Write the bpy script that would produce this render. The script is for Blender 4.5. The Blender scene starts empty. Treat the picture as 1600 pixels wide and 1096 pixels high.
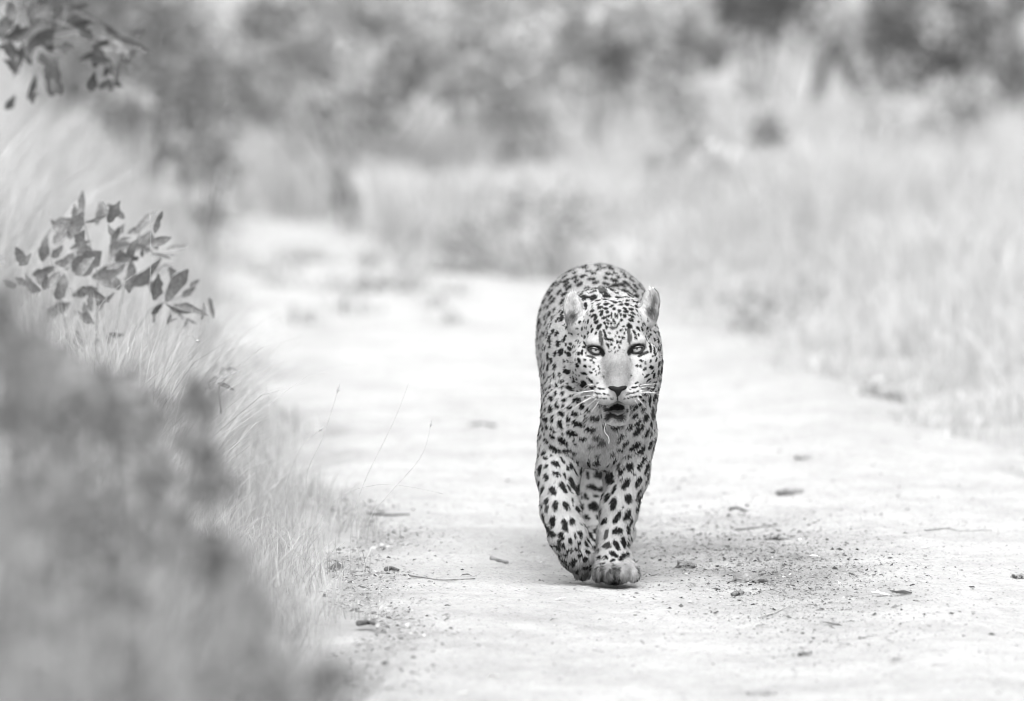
import bpy, math, random
import numpy as np
from mathutils import Vector, kdtree
from mathutils.bvhtree import BVHTree

R = math.radians
rng = np.random.default_rng(11)
random.seed(11)
scene = bpy.context.scene
col = scene.collection

# ------------------------------------------------------------------ camera
CAM_H, LENS, FOCUS = 1.9, 300.0, 20.20
FPX = LENS / 36.0 * 1600.0                      # focal length in photo pixels
PITCH = math.atan(890.0 / FPX)
cam_d = bpy.data.cameras.new('camera')
cam = bpy.data.objects.new('camera', cam_d)
col.objects.link(cam)
cam.location = (0, 0, CAM_H)
cam.rotation_euler = (math.pi / 2 - PITCH, 0, 0)
cam_d.lens, cam_d.sensor_width = LENS, 36.0
cam_d.clip_start, cam_d.clip_end = 0.5, 2000
cam_d.dof.use_dof = True
cam_d.dof.focus_distance = FOCUS
cam_d.dof.aperture_fstop = 2.8
scene.camera = cam

# ------------------------------------------------------------------ sky, sun, exposure
SUN_EL, SUN_AZ = 62.0, 180.0                    # soft veiled sun high behind the viewer
world = bpy.data.worlds.new('World')
scene.world = world
world.use_nodes = True
wn, wl = world.node_tree.nodes, world.node_tree.links
wn.clear()
sky = wn.new('ShaderNodeTexSky')
sky.sky_type = 'NISHITA'
sky.sun_disc = False
sky.sun_elevation = R(SUN_EL)
sky.sun_rotation = R(SUN_AZ)
sky.air_density, sky.dust_density = 1.0, 4.0
bw = wn.new('ShaderNodeRGBToBW')
bg = wn.new('ShaderNodeBackground')
bg.inputs['Strength'].default_value = 0.15
wo = wn.new('ShaderNodeOutputWorld')
wl.new(sky.outputs[0], bw.inputs[0])
wl.new(bw.outputs[0], bg.inputs['Color'])
wl.new(bg.outputs[0], wo.inputs['Surface'])
sun_d = bpy.data.lights.new('sun', 'SUN')
sun_d.energy, sun_d.angle, sun_d.color = 1.5, R(75), (1, 1, 1)
sun = bpy.data.objects.new('sun', sun_d)
col.objects.link(sun)
sdir = Vector((math.sin(R(SUN_AZ)) * math.cos(R(SUN_EL)), math.cos(R(SUN_AZ)) * math.cos(R(SUN_EL)), math.sin(R(SUN_EL))))
sun.rotation_euler = sdir.to_track_quat('Z', 'Y').to_euler()
vs = scene.view_settings
vs.view_transform, vs.look, vs.exposure, vs.gamma = 'Standard', 'None', 1.25, 1.0
vs.use_curve_mapping = False
scene.cycles.use_denoising = True
scene.cycles.pixel_filter_type = 'BLACKMAN_HARRIS'
scene.cycles.filter_width = 1.1
scene.cycles.max_bounces = 8
scene.cycles.transmission_bounces = 4

# ------------------------------------------------------------------ helpers
def at(px, py, d):
    """the point that stands d metres in front of the camera along the ground, on the line of a photo pixel"""
    u, v = (px - 800.0) / FPX, (548.0 - py) / FPX
    cp, sp = math.cos(PITCH), math.sin(PITCH)
    y, z = cp + v * sp, -sp + v * cp
    k = d / y
    return np.array((u * k, d, CAM_H + z * k))

def ground_at(px, py, z=0.0):
    p = at(px, py, 1.0)
    k = (z - CAM_H) / (p[2] - CAM_H)
    return np.array((p[0] * k, k, z))

def mesh_np(name, V, tris=None, quads=None, attr=None, smooth=True, normals=None):
    V = np.ascontiguousarray(V, np.float32)
    me = bpy.data.meshes.new(name)
    nt = 0 if tris is None else len(tris)
    nq = 0 if quads is None else len(quads)
    me.vertices.add(len(V))
    me.vertices.foreach_set('co', V.ravel())
    idx = []
    if nt: idx.append(np.asarray(tris, np.int32).ravel())
    if nq: idx.append(np.asarray(quads, np.int32).ravel())
    idx = np.concatenate(idx)
    me.loops.add(len(idx))
    me.loops.foreach_set('vertex_index', idx)
    me.polygons.add(nt + nq)
    me.polygons.foreach_set('loop_start', np.concatenate([np.arange(nt) * 3, nt * 3 + np.arange(nq) * 4]).astype(np.int32))
    me.polygons.foreach_set('use_smooth', np.full(nt + nq, smooth, bool))
    me.update(calc_edges=True)
    me.validate()
    if attr is not None:
        a = me.attributes.new('tint', 'FLOAT', 'POINT')
        a.data.foreach_set('value', np.ascontiguousarray(attr, np.float32))
    if normals is not None:
        a = me.attributes.new('custom_normal', 'FLOAT_VECTOR', 'POINT')
        a.data.foreach_set('vector', np.ascontiguousarray(normals, np.float32).ravel())
    return me

def obj(name, me, mat=None, parent=None, loc=None):
    o = bpy.data.objects.new(name, me)
    col.objects.link(o)
    if mat is not None and me is not None and not me.materials:
        me.materials.append(mat)
    if parent is not None:
        o.parent = parent
    if loc is not None:
        o.location = loc
    return o

def tag(o, label=None, cat=None, group=None, kind=None):
    if label: o['label'] = label
    if cat: o['category'] = cat
    if group: o['group'] = group
    if kind: o['kind'] = kind
    return o

def empty(name, loc):
    o = bpy.data.objects.new(name, None)
    o.empty_display_size = 0.1
    o.location = loc
    col.objects.link(o)
    return o

_ph = rng.uniform(0, 6.28, (40, 4))
def fbm(x, y, z, freq=1.0, octs=4, seed=0):
    """smooth sum-of-sines noise, about -1..1"""
    s, amp, tot = 0.0, 1.0, 0.0
    for o in range(octs):
        p = _ph[(seed * 7 + o) % 40]
        f = freq * (1.93 ** o)
        a = p[3] + o * 1.1
        xr = x * math.cos(a) - y * math.sin(a); yr = x * math.sin(a) + y * math.cos(a)
        s = s + amp * np.sin(f * xr + p[0] + 1.3 * np.sin(f * .7 * yr + p[2])) * np.cos(f * yr + p[1] + 1.1 * np.sin(f * .8 * xr + .6 * f * z))
        tot += amp
        amp *= 0.55
    return s / tot

def unit(v):
    return v / np.maximum(np.linalg.norm(v, axis=-1, keepdims=True), 1e-9)

# ------------------------------------------------------------------ materials (a black-and-white world: grey base colours)
def base_mat(name):
    m = bpy.data.materials.new(name)
    m.use_nodes = True
    nt = m.node_tree
    b = nt.nodes['Principled BSDF']
    return m, nt, b

def mat_plain(name, g, rough=0.7, spec=0.3, noise=0.0, scale=60.0):
    m, nt, b = base_mat(name)
    b.inputs['Base Color'].default_value = (g, g, g, 1)
    b.inputs['Roughness'].default_value = rough
    b.inputs['Specular IOR Level'].default_value = spec
    if noise > 0:
        n = nt.nodes.new('ShaderNodeTexNoise'); n.inputs['Scale'].default_value = scale; n.inputs['Detail'].default_value = 5
        tc = nt.nodes.new('ShaderNodeTexCoord')
        r = nt.nodes.new('ShaderNodeMapRange')
        r.inputs[1].default_value, r.inputs[2].default_value = 0.3, 0.7
        r.inputs[3].default_value, r.inputs[4].default_value = g * (1 - noise), g * (1 + noise)
        nt.links.new(tc.outputs['Object'], n.inputs['Vector'])
        nt.links.new(n.outputs[0], r.inputs[0])
        nt.links.new(r.outputs[0], b.inputs['Base Color'])
    return m

def mat_tint(name, rough=0.75, spec=0.2, transl=0.0, mottle=0.0, mscale=40.0):
    """base grey comes from the mesh's own tint attribute, with a fine mottle; optional thin-leaf translucency"""
    m, nt, b = base_mat(name)
    a = nt.nodes.new('ShaderNodeAttribute'); a.attribute_name = 'tint'
    src = a.outputs['Fac']
    if mottle > 0:
        n = nt.nodes.new('ShaderNodeTexNoise'); n.inputs['Scale'].default_value = mscale; n.inputs['Detail'].default_value = 4
        tc = nt.nodes.new('ShaderNodeTexCoord')
        r = nt.nodes.new('ShaderNodeMapRange')
        r.inputs[1].default_value, r.inputs[2].default_value = 0.3, 0.7
        r.inputs[3].default_value, r.inputs[4].default_value = 1 - mottle, 1 + mottle
        mu = nt.nodes.new('ShaderNodeMath'); mu.operation = 'MULTIPLY'
        nt.links.new(tc.outputs['Object'], n.inputs['Vector'])
        nt.links.new(n.outputs[0], r.inputs[0])
        nt.links.new(src, mu.inputs[0]); nt.links.new(r.outputs[0], mu.inputs[1])
        src = mu.outputs[0]
    nt.links.new(src, b.inputs['Base Color'])
    b.inputs['Roughness'].default_value = rough
    b.inputs['Specular IOR Level'].default_value = spec
    if transl > 0:
        t = nt.nodes.new('ShaderNodeBsdfTranslucent')
        nt.links.new(src, t.inputs['Color'])
        mx = nt.nodes.new('ShaderNodeMixShader'); mx.inputs[0].default_value = transl
        out = nt.nodes['Material Output']
        nt.links.new(b.outputs[0], mx.inputs[1]); nt.links.new(t.outputs[0], mx.inputs[2])
        nt.links.new(mx.outputs[0], out.inputs['Surface'])
    return m

def mat_soil(name, lo, hi, scale, bump, speck, tint=False):
    m, nt, b = base_mat(name)
    N, L = nt.nodes, nt.links
    tc = N.new('ShaderNodeTexCoord')
    n1 = N.new('ShaderNodeTexNoise'); n1.inputs['Scale'].default_value = scale; n1.inputs['Detail'].default_value = 8; n1.inputs['Roughness'].default_value = 0.65
    r1 = N.new('ShaderNodeMapRange')
    r1.inputs[1].default_value, r1.inputs[2].default_value, r1.inputs[3].default_value, r1.inputs[4].default_value = 0.32, 0.68, lo, hi
    n2 = N.new('ShaderNodeTexNoise'); n2.inputs['Scale'].default_value = 95; n2.inputs['Detail'].default_value = 3
    r2 = N.new('ShaderNodeMapRange')
    r2.inputs[1].default_value, r2.inputs[2].default_value, r2.inputs[3].default_value, r2.inputs[4].default_value = 0.60, 0.70, 1.0, speck
    mu = N.new('ShaderNodeMath'); mu.operation = 'MULTIPLY'
    bp = N.new('ShaderNodeBump'); bp.inputs['Strength'].default_value = bump; bp.inputs['Distance'].default_value = 0.012
    n3 = N.new('ShaderNodeTexNoise'); n3.inputs['Scale'].default_value = 60; n3.inputs['Detail'].default_value = 6
    for n in (n1, n2, n3): L.new(tc.outputs['Object'], n.inputs['Vector'])
    L.new(n1.outputs[0], r1.inputs[0]); L.new(n2.outputs[0], r2.inputs[0])
    L.new(r1.outputs[0], mu.inputs[0]); L.new(r2.outputs[0], mu.inputs[1])
    src = mu.outputs[0]
    if tint:                                         # scuffed, littered soil has its own darker grey
        a = N.new('ShaderNodeAttribute'); a.attribute_name = 'tint'
        m2 = N.new('ShaderNodeMath'); m2.operation = 'MULTIPLY'
        L.new(src, m2.inputs[0]); L.new(a.outputs['Fac'], m2.inputs[1])
        src = m2.outputs[0]
    L.new(src, b.inputs['Base Color'])
    L.new(n3.outputs[0], bp.inputs['Height']); L.new(bp.outputs[0], b.inputs['Normal'])
    b.inputs['Roughness'].default_value = 0.95
    b.inputs['Specular IOR Level'].default_value = 0.1
    return m

M = dict(
    sand=mat_soil('pale_sand', 0.33, 0.435, 2.6, 1.0, 0.5, True),
    soil=mat_soil('dry_soil', 0.24, 0.36, 3.0, 0.6, 0.6),
    grass=mat_tint('dry_grass', 0.7, 0.2, 0.35),
    leaf=mat_tint('leaf', 0.55, 0.35, 0.25, 0.18, 90),
    bigleaf=mat_tint('shrub_leaf', 0.5, 0.35, 0.15, 0.35, 120),
    bark=mat_plain('bark', 0.2, 0.9, 0.1, 0.4, 30),
    dark_bark=mat_plain('weathered_dark_wood', 0.10, 0.9, 0.1, 0.4, 30),
    stalk=mat_plain('grass_stalk', 0.36, 0.7, 0.2, 0.25, 80),
    litter=mat_tint('leaf_litter', 0.8, 0.15, 0.1, 0.2, 120),
    clod=mat_plain('soil_clod', 0.16, 0.95, 0.05, 0.5, 90),
)

# ------------------------------------------------------------------ ground and road
def relief(x, y):
    return 0.016 * fbm(x, y, 0, 1.1, 2, 1) + 0.006 * fbm(x, y, 0, 9, 3, 2) + 0.0022 * fbm(x, y, 0, 60, 2, 3) + 0.0012 * fbm(x, y, 0, 140, 1, 5)

def road_left(y):
    base = np.interp(y, [0, 12, 17.5, 20, 22, 25.5, 30, 32, 36, 40], [-.36, -.36, -.34, -.32, -.42, -.66, -.95, -1.02, -1.12, -1.9])
    return base + 0.05 * np.sin(y * 2.1) + 0.035 * np.sin(y * 5.3 + 1) + 0.02 * np.sin(y * 17)

def road_right(y):
    base = np.interp(y, [0, 17, 23.8, 25.8, 28.1, 30.2, 31.2, 32.2, 34, 36, 40], [2.3, 1.85, 1.45, 1.18, .86, .64, .52, .25, -.25, -.72, -1.7])
    return base + 0.05 * np.sin(y * 2.6 + 2) + 0.04 * np.sin(y * 6.1) + 0.02 * np.sin(y * 15)

def grid_mesh(name, X, Y, Z, T=None):
    n, m = X.shape
    V = np.stack([X, Y, Z], -1).reshape(-1, 3)
    i = np.arange(n * m).reshape(n, m)
    q = np.stack([i[:-1, :-1], i[:-1, 1:], i[1:, 1:], i[1:, :-1]], -1).reshape(-1, 4)
    return mesh_np(name, V, quads=q, attr=None if T is None else T.ravel())

ys = np.concatenate([np.linspace(-30, 8, 10, endpoint=False), np.arange(8, 44, .12), np.geomspace(44, 1500, 40)])
xs = np.concatenate([-np.geomspace(800, 3.2, 30), np.arange(-3, 3.01, .1), np.geomspace(3.2, 800, 30)])
XX, YY = np.meshgrid(xs, ys)
RL, RR = road_left(YY), road_right(YY)
verge = np.clip(np.maximum(RL - XX, XX - RR) / .5, 0, 1) * (YY < 60)
ZZ = relief(XX, YY) * (YY < 45) - 0.012 + 0.05 * verge * verge
ZZ = np.where(np.abs(XX) > 6, -0.02, ZZ)
ground = obj('ground', grid_mesh('ground', XX, YY, ZZ), M['soil'])
tag(ground, kind='structure')

ys = np.concatenate([np.arange(2, 16, .06), np.arange(16, 26, .022), np.arange(26, 40, .04)])
tt = np.linspace(0, 1, 240)
YY = np.repeat(ys[:, None], 240, 1)
L_ = road_left(ys)[:, None]; R_ = road_right(ys)[:, None]
XX = L_ + (R_ - L_) * tt[None]
edge = np.clip(np.minimum(tt, 1 - tt) / .05, 0, 1)[None]
ZZ = relief(XX, YY) - 0.026 * (1 - edge) ** 2 + 0.004
ZZ += 0.018 * np.exp(-((XX - 0.95) / .16) ** 2) - 0.012 * np.exp(-((XX - 0.2) / .35) ** 2)
nz_ = .5 + .5 * fbm(XX, YY, 0, 7, 4, 12)
patch = np.exp(-((XX - .62 + (YY - 20.7) * .05) / .24) ** 2 - ((YY - 20.6) / 1.1) ** 2)
sedge = np.exp(-np.maximum(XX - L_, 0) / .13) * (YY < 26)
redge = np.exp(-np.maximum(R_ - XX, 0) / .18)
TT = 1 - .55 * np.clip(patch * 1.2, 0, 1) * nz_ - .40 * sedge * nz_ - .30 * redge * nz_
TT *= 1 - .10 * np.clip((20.5 - YY) / 2.5, 0, 1) * (.6 + .4 * fbm(XX, YY, 0, 3, 3, 14))
TT *= 1 + .07 * fbm(XX, YY * .6, 0, 24, 3, 16) + .07 * fbm(XX, YY * .5, 0, 75, 2, 18)
TT *= 1 - .10 * np.exp(-((XX - .1 - .03 * YY + .6) / .16) ** 2) * nz_
road = obj('dirt_road', grid_mesh('dirt_road', XX, YY, ZZ, TT), M['sand'])
tag(road, kind='structure')

def gz(x, y):
    return relief(np.asarray(x, float), np.asarray(y, float)) + 0.004

# ------------------------------------------------------------------ grass
def blades(name, P, H, W, tone, lean=0.35, label=None, mat='grass', bend=None):
    n = len(P)
    az = rng.uniform(0, 2 * np.pi, n)
    ln = np.minimum(np.abs(rng.normal(0, lean, n)) + 0.05, .75 + .3 * rng.uniform(0, 1, n))
    d = np.stack([np.cos(az), np.sin(az), np.zeros(n)], 1)
    if bend is not None:
        d = unit(d + np.asarray(bend)[None])
    s = np.stack([-d[:, 1], d[:, 0], np.zeros(n)], 1)
    tw = rng.uniform(0, np.pi, n)
    s = unit(s * np.cos(tw)[:, None] + d * np.sin(tw)[:, None])
    V = np.zeros((n, 7, 3)); 
    for k, t in enumerate((0, .45, .8)):
        c = P + np.stack([d[:, 0] * ln * t * t * H, d[:, 1] * ln * t * t * H, H * t * (1 - .12 * t * ln)], 1)
        w = (W * (1 - .35 * t))[:, None]
        V[:, 2 * k] = c - s * w / 2; V[:, 2 * k + 1] = c + s * w / 2
    V[:, 6] = P + np.stack([d[:, 0] * ln * H, d[:, 1] * ln * H, H * (1 - .2 * ln)], 1)
    i = np.arange(n)[:, None] * 7
    q = np.concatenate([i + np.array([[0, 1, 3, 2]]), i + np.array([[2, 3, 5, 4]])])
    t = i + np.array([[4, 5, 6]])
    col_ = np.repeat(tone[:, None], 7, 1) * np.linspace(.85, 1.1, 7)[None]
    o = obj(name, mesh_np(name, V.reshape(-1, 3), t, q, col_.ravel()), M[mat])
    return tag(o, label, 'grass', None, 'stuff')

def scatter(n, x0, x1, y0, y1, keep):
    x, y = rng.uniform(x0, x1, n * 3), rng.uniform(y0, y1, n * 3)
    k = keep(x, y)
    x, y = x[k][:n], y[k][:n]
    return x, y

def tufted(n, per, spread, x0, x1, y0, y1, keep):
    cx, cy = scatter(max(4, n // per), x0, x1, y0, y1, keep)
    i = rng.integers(0, len(cx), n)
    return cx[i] + rng.normal(0, spread, n), cy[i] + rng.normal(0, spread, n), i

# right bank of tall pale grass
x, y, i = tufted(40000, 26, .07, .3, 3.0, 23, 39, lambda x, y: (x > road_right(y) - .02) & (x < y * .068) & (rng.uniform(0, 1, len(x)) < np.clip((x - road_right(y)) / .6, .15, 1)))
dist = np.clip((x - road_right(y)) / 1.3, 0, 1)
tone = np.clip(rng.normal(.53, .10, len(x)) + .06 * fbm(x, y, 0, 1.5, 2, 5), .2, .75)
H = (.03 + .40 * dist + (.03 + .08 * dist) * fbm(x, y, 0, 2.2, 2, 6)) * rng.uniform(.5, 1.25, len(x)) * (1 + .35 * fbm(x, y, 0, 1.6, 2, 19)) * np.clip(1.25 - (y - 31) * .05, .75, 1)
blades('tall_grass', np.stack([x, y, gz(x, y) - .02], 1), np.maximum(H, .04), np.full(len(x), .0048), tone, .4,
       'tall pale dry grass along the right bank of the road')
# behind the bend
x, y, i = tufted(15000, 24, .08, -1.2, 2.2, 31, 39, lambda x, y: (x > road_right(y) + .1))
tone = np.clip(rng.normal(.55, .08, len(x)) + .08 * fbm(x, y, 0, 1.2, 2, 8), .18, .7)
H = np.clip(.06 + .05 * (y - 31.5) + .16 * fbm(x, y, 0, 2.4, 2, 7), .05, .42) + .15 * np.clip(x - .5, 0, 1) * rng.uniform(.6, 1.2, len(x))
blades('tall_grass', np.stack([x, y, gz(x, y) - .02], 1), H, np.full(len(x), .008), tone, .4,
       'pale dry grass behind the bend of the road')
# far flats between the bushes
x, y, i = tufted(12000, 20, .12, -3.2, 3.4, 40, 56, lambda x, y: np.abs(x) < y * .066)
tone = np.clip(rng.normal(.55, .1, len(x)), .15, .8)
blades('dry_grass', np.stack([x, y, gz(x, y) - .02], 1), rng.uniform(.15, .5, len(x)), np.full(len(x), .010), tone, .4,
       'patchy dry grass among the far bushes')
# left bank far
x, y, i = tufted(18000, 24, .07, -2.4, -.5, 22.6, 35, lambda x, y: (x < road_left(y) - .18) & (x > -y * .07))
dist = np.clip((road_left(y) - x - .1) / 1.1, 0, 1)
tone = np.clip(rng.normal(.46, .09, len(x)), .2, .8)
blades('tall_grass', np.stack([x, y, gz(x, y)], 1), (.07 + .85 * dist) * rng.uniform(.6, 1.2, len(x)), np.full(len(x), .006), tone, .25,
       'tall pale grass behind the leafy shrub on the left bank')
# left verge beside the leopard: fine tangled grass
x, y, i = tufted(15000, 30, .05, -1.5, -.3, 15.8, 22.6, lambda x, y: (x < road_left(y) + .02) & (x > -y * .068) & (rng.uniform(0, 1, len(x)) < np.clip((road_left(y) - x) / .35, .12, 1)))
dist = np.clip((road_left(y) + .05 - x) / .6, 0, 1)
tone = np.clip(rng.normal(.43, .07, len(x)), .15, .8)
blades('verge_grass', np.stack([x, y, gz(x, y)], 1), (.04 + .22 * dist + .45 * np.clip((-.72 - x) / .3, 0, .6)) * rng.uniform(.4, 1.3, len(x)), rng.uniform(.0012, .003, len(x)), tone, .5,
       'fine tangled dry grass on the verge left of the track')
# near, out-of-focus grass
x, y, i = tufted(6500, 24, .05, -1.1, -.34, 10.0, 15.8, lambda x, y: (x < road_left(y)) & (x > -y * .072))
tone = np.clip(rng.normal(.32, .08, len(x)), .12, .75)
blades('tall_grass', np.stack([x, y, gz(x, y)], 1), np.clip((.25 + .9 * (road_left(y) - x)) * rng.uniform(.6, 1.2, len(x)), .1, .8), np.full(len(x), .006), tone, .4,
       'blurred tall grass in the near left corner')

x, y, i = tufted(110, 5, .04, -.75, -.31, 6.8, 9.6, lambda x, y: x < -.04 * y + .02)
tone = np.clip(rng.normal(.32, .1, len(x)), .12, .75)
blades('tall_grass', np.stack([x, y, gz(x, y)], 1), rng.uniform(1.0, 1.62, len(x)) * np.clip(1.25 + (x + .3) * .6, .8, 1.1) * .95, np.full(len(x), .006), tone, .22,
       'thin veil of very blurred tall grass nearest the viewer on the left')
# sparse short tufts where the sand gives out
x, y, i = tufted(900, 26, .035, -1.0, .1, 29.6, 34.5, lambda x, y: (x > road_left(y)) & (x < road_right(y)) & (rng.uniform(0, 1, len(x)) < np.clip((y - 29.6) / 3, .25, 1)))
tone = np.clip(rng.normal(.4, .1, len(x)), .12, .7)
blades('short_grass', np.stack([x, y, gz(x, y)], 1), rng.uniform(.02, .09, len(x)), np.full(len(x), .006), tone, .8,
       'sparse short grass tufts on the far sand left of the leopard')

# ------------------------------------------------------------------ bushes and trees
def tube(pts, r0, r1, sides=6):
    pts = np.asarray(pts, float)
    n = len(pts)
    T = unit(np.gradient(pts, axis=0))
    ref = np.array((0.31, 0.22, 0.93)) if abs(T[0][2]) < .8 else np.array((1, .2, .1))
    A = unit(np.cross(T, ref)); B = np.cross(T, A)
    rad = np.linspace(r0, r1, n)[:, None, None] if np.isscalar(r0) else np.asarray(r0)[:, None, None]
    th = np.linspace(0, 2 * np.pi, sides, endpoint=False)
    V = pts[:, None] + rad * (A[:, None] * np.cos(th)[None, :, None] + B[:, None] * np.sin(th)[None, :, None])
    i = np.arange(n * sides).reshape(n, sides)
    j = np.roll(i, -1, 1)
    q = np.stack([i[:-1], j[:-1], j[1:], i[1:]], -1).reshape(-1, 4)
    V = np.concatenate([V.reshape(-1, 3), pts[:1], pts[-1:]])
    a, b = n * sides, n * sides + 1
    t = np.concatenate([np.stack([j[0], i[0], np.full(sides, a)], -1), np.stack([i[-1], j[-1], np.full(sides, b)], -1)])
    return V, t, q

def join(parts):
    V, T, Q, o = [], [], [], 0
    for v, t, q in parts:
        V.append(v); T.append(t + o); Q.append(q + o); o += len(v)
    return np.concatenate(V), np.concatenate(T), np.concatenate(Q)

def leaf_cloud(C, S, tone, up=.35):
    """many small folded leaves: C centres, S lengths"""
    n = len(C)
    d = unit(rng.normal(0, 1, (n, 3)) + np.array((0, 0, -.15)))
    nn = unit(rng.normal(0, 1, (n, 3)) + np.array((0, 0, up * 2)))
    s = unit(np.cross(d, nn)); nn = np.cross(s, d)
    S = S[:, None]
    V = np.stack([C - d * S * .5, C + s * S * .24 + nn * S * .07, C + d * S * .5, C - s * S * .24 + nn * S * .07], 1)
    i = np.arange(n)[:, None] * 4
    t = np.concatenate([i + np.array([[0, 1, 2]]), i + np.array([[0, 2, 3]])])
    return V.reshape(-1, 3), t, np.repeat(tone, 4)

def bush(name, label, cat, base, w, h, tone, n, leaf, group=None, lo=.05, clumps=14, trunk=.014, centres=None, tvar=.14, mat='leaf'):
    """Empty > stems (each a part) and crown: leaves gathered in clumps with gaps between them"""
    base = np.asarray(base, float)
    e = empty(name, base)
    if centres is None:
        a = rng.uniform(0, 2 * np.pi, clumps); r = np.sqrt(rng.uniform(0, 1, clumps)) * w / 2
        cz = lo * h + (h - lo * h) * rng.beta(1.4, 1.2, clumps)
        shrink = np.sqrt(np.clip(1 - ((cz / h - .45) / .62) ** 2, .15, 1))
        centres = np.stack([np.cos(a) * r * shrink, np.sin(a) * r * shrink * .7, cz], 1)
        rad = rng.uniform(.10, .2, clumps) * max(w, h) ** .7
    else:
        centres = np.asarray(centres)[:, :3] - base
        rad = rng.uniform(.035, .08, len(centres))
    k = rng.integers(0, len(centres), n)
    off = unit(rng.normal(0, 1, (n, 3))) * (rng.uniform(0, 1, n) ** .5 * rad[k])[:, None]
    C = centres[k] + off
    C[:, 2] = np.maximum(C[:, 2], .02)
    ct = tone * np.exp(rng.normal(0, tvar, len(centres)))
    V, t, tn = leaf_cloud(C, leaf * rng.uniform(.6, 1.3, n), np.clip(ct[k] * rng.uniform(.75, 1.25, n), .02, .8))
    crown = obj('crown', mesh_np('crown', V, t, None, tn, smooth=False), M[mat], e)
    for c in centres[:min(len(centres), 7)]:
        root = np.array((rng.normal(0, .03), rng.normal(0, .03), -.05))
        mid = root * .5 + c * .5 + rng.normal(0, .05, 3) * h * .4
        s = np.linspace(0, 1, 8)[:, None]
        pts = root * (1 - s) ** 2 + 2 * mid * s * (1 - s) + c * s * s
        v, tt_, q = tube(pts, trunk, trunk * .25)
        obj('stem', mesh_np('stem', v, tt_, q), M['bark'], e)
    return tag(e, label, cat, group)

def X(px, d): return (px - 800) * d / FPX
def gp(px, d): 
    x = X(px, d); return np.array((x, d, float(gz(x, d)) - .02))

BG = 'bushes in the blurred background'
bush('dense_bush', 'dark bush towering over the pale grass, at the left edge behind the hanging leaves', 'bush', gp(40, 36), 1.35, 1.7, .21, 3800, .06, BG, .25, 30)
bush('dense_bush', 'dark bush just right of the hanging leaves, above the pale grass', 'bush', gp(225, 37), .85, 1.1, .27, 2200, .06, BG, .22, 20)
bush('low_bush', 'small dark bush standing alone beside the left bank grass', 'bush', gp(312, 34.5), .3, .54, .3, 600, .05, BG, .15, 9)
bush('leafy_bush', 'mid grey bush over the far left stretch of the road', 'bush', gp(400, 40), 1.1, 1.0, .36, 2400, .06, BG, .05, 12)
bush('leafy_bush', 'mottled grey bush left of the broad middle thicket', 'bush', gp(560, 37.4), 1.2, 1.15, .36, 3200, .06, BG, .05, 14)
bush('leafy_bush', 'broad mottled thicket in the middle, up beyond the bend of the road', 'bush', gp(745, 38.6), 1.4, 1.2, .38, 3600, .06, BG, .05, 20)
bush('leafy_bush', 'grey bush directly above the leopard, behind the grass', 'bush', gp(930, 37.2), 1.0, 1.1, .38, 2200, .06, BG, .05, 13)
bush('leafy_bush', 'paler loose bush between the leopard and the darkest thicket', 'bush', gp(1060, 40), .9, 1.1, .36, 1500, .06, BG, .05, 12)
bush('dense_bush', 'darkest thicket along the top, left of the leaning dead branches', 'bush', gp(1190, 41), .75, 1.2, .14, 2200, .06, BG, .5, 12)
bush('leafy_bush', 'arching grey bush right of the leaning dead branches', 'bush', gp(1430, 39), 1.0, 1.0, .16, 1800, .06, BG, .3, 13)
bush('leafy_bush', 'grey bush at the far right, around the slim trunk', 'bush', gp(1575, 39.5), .8, 1.0, .2, 1500, .06, BG, .1, 12)
bush('low_bush', 'small dark bush poking out of the tall grass on the right bank', 'bush', gp(1203, 36), .26, .46, .26, 240, .045, BG, .8, 3)
bush('low_bush', 'low dark scrub at the road edge behind the leopard', 'bush', gp(850, 33), .9, .26, .32, 900, .04, BG, .05, 8)
bush('low_bush', 'low scrub in the grass just right of the leopard', 'bush', gp(1215, 29.5), .5, .10, .36, 300, .035, BG, .05, 7)
bush('low_bush', 'tiny scrub at the edge of the right bank nearest the road', 'bush', gp(1405, 26.2), .25, .06, .42, 160, .03, BG, .05, 5)
bush('low_bush', 'flat scrub patch on the pale sand left of the leopard', 'bush', gp(590, 31.6), .5, .06, .36, 300, .035, BG, .05, 8)
bush('low_bush', 'small upright scrub at the end of the visible road', 'bush', gp(545, 36.5), .16, .26, .24, 220, .04, BG, .1, 4)
bush('leafy_bush', 'pale bush half sunk in the tall grass right of the leopard', 'bush', gp(1120, 35.5), .6, .45, .5, 900, .05, BG, .2, 8)
bush('leafy_bush', 'pale bush half sunk in the tall grass at the right', 'bush', gp(1460, 36.5), .8, .62, .45, 1100, .05, BG, .3, 9)
for px, lab in ((200, 'farthest pale bush behind the upper left foliage'), (640, 'farthest pale bush behind the middle thicket'), (880, 'farthest pale bush over the leopard'),
                (1010, 'farthest pale bush beside the darkest thicket'), (1270, 'farthest pale bush behind the leaning dead branches'), (1500, 'farthest pale bush at the upper right')):
    bush('far_bush', lab, 'bush', gp(px, 50), 1.5, 1.2, .36, 1500, .08, BG, .03, 16)

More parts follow.
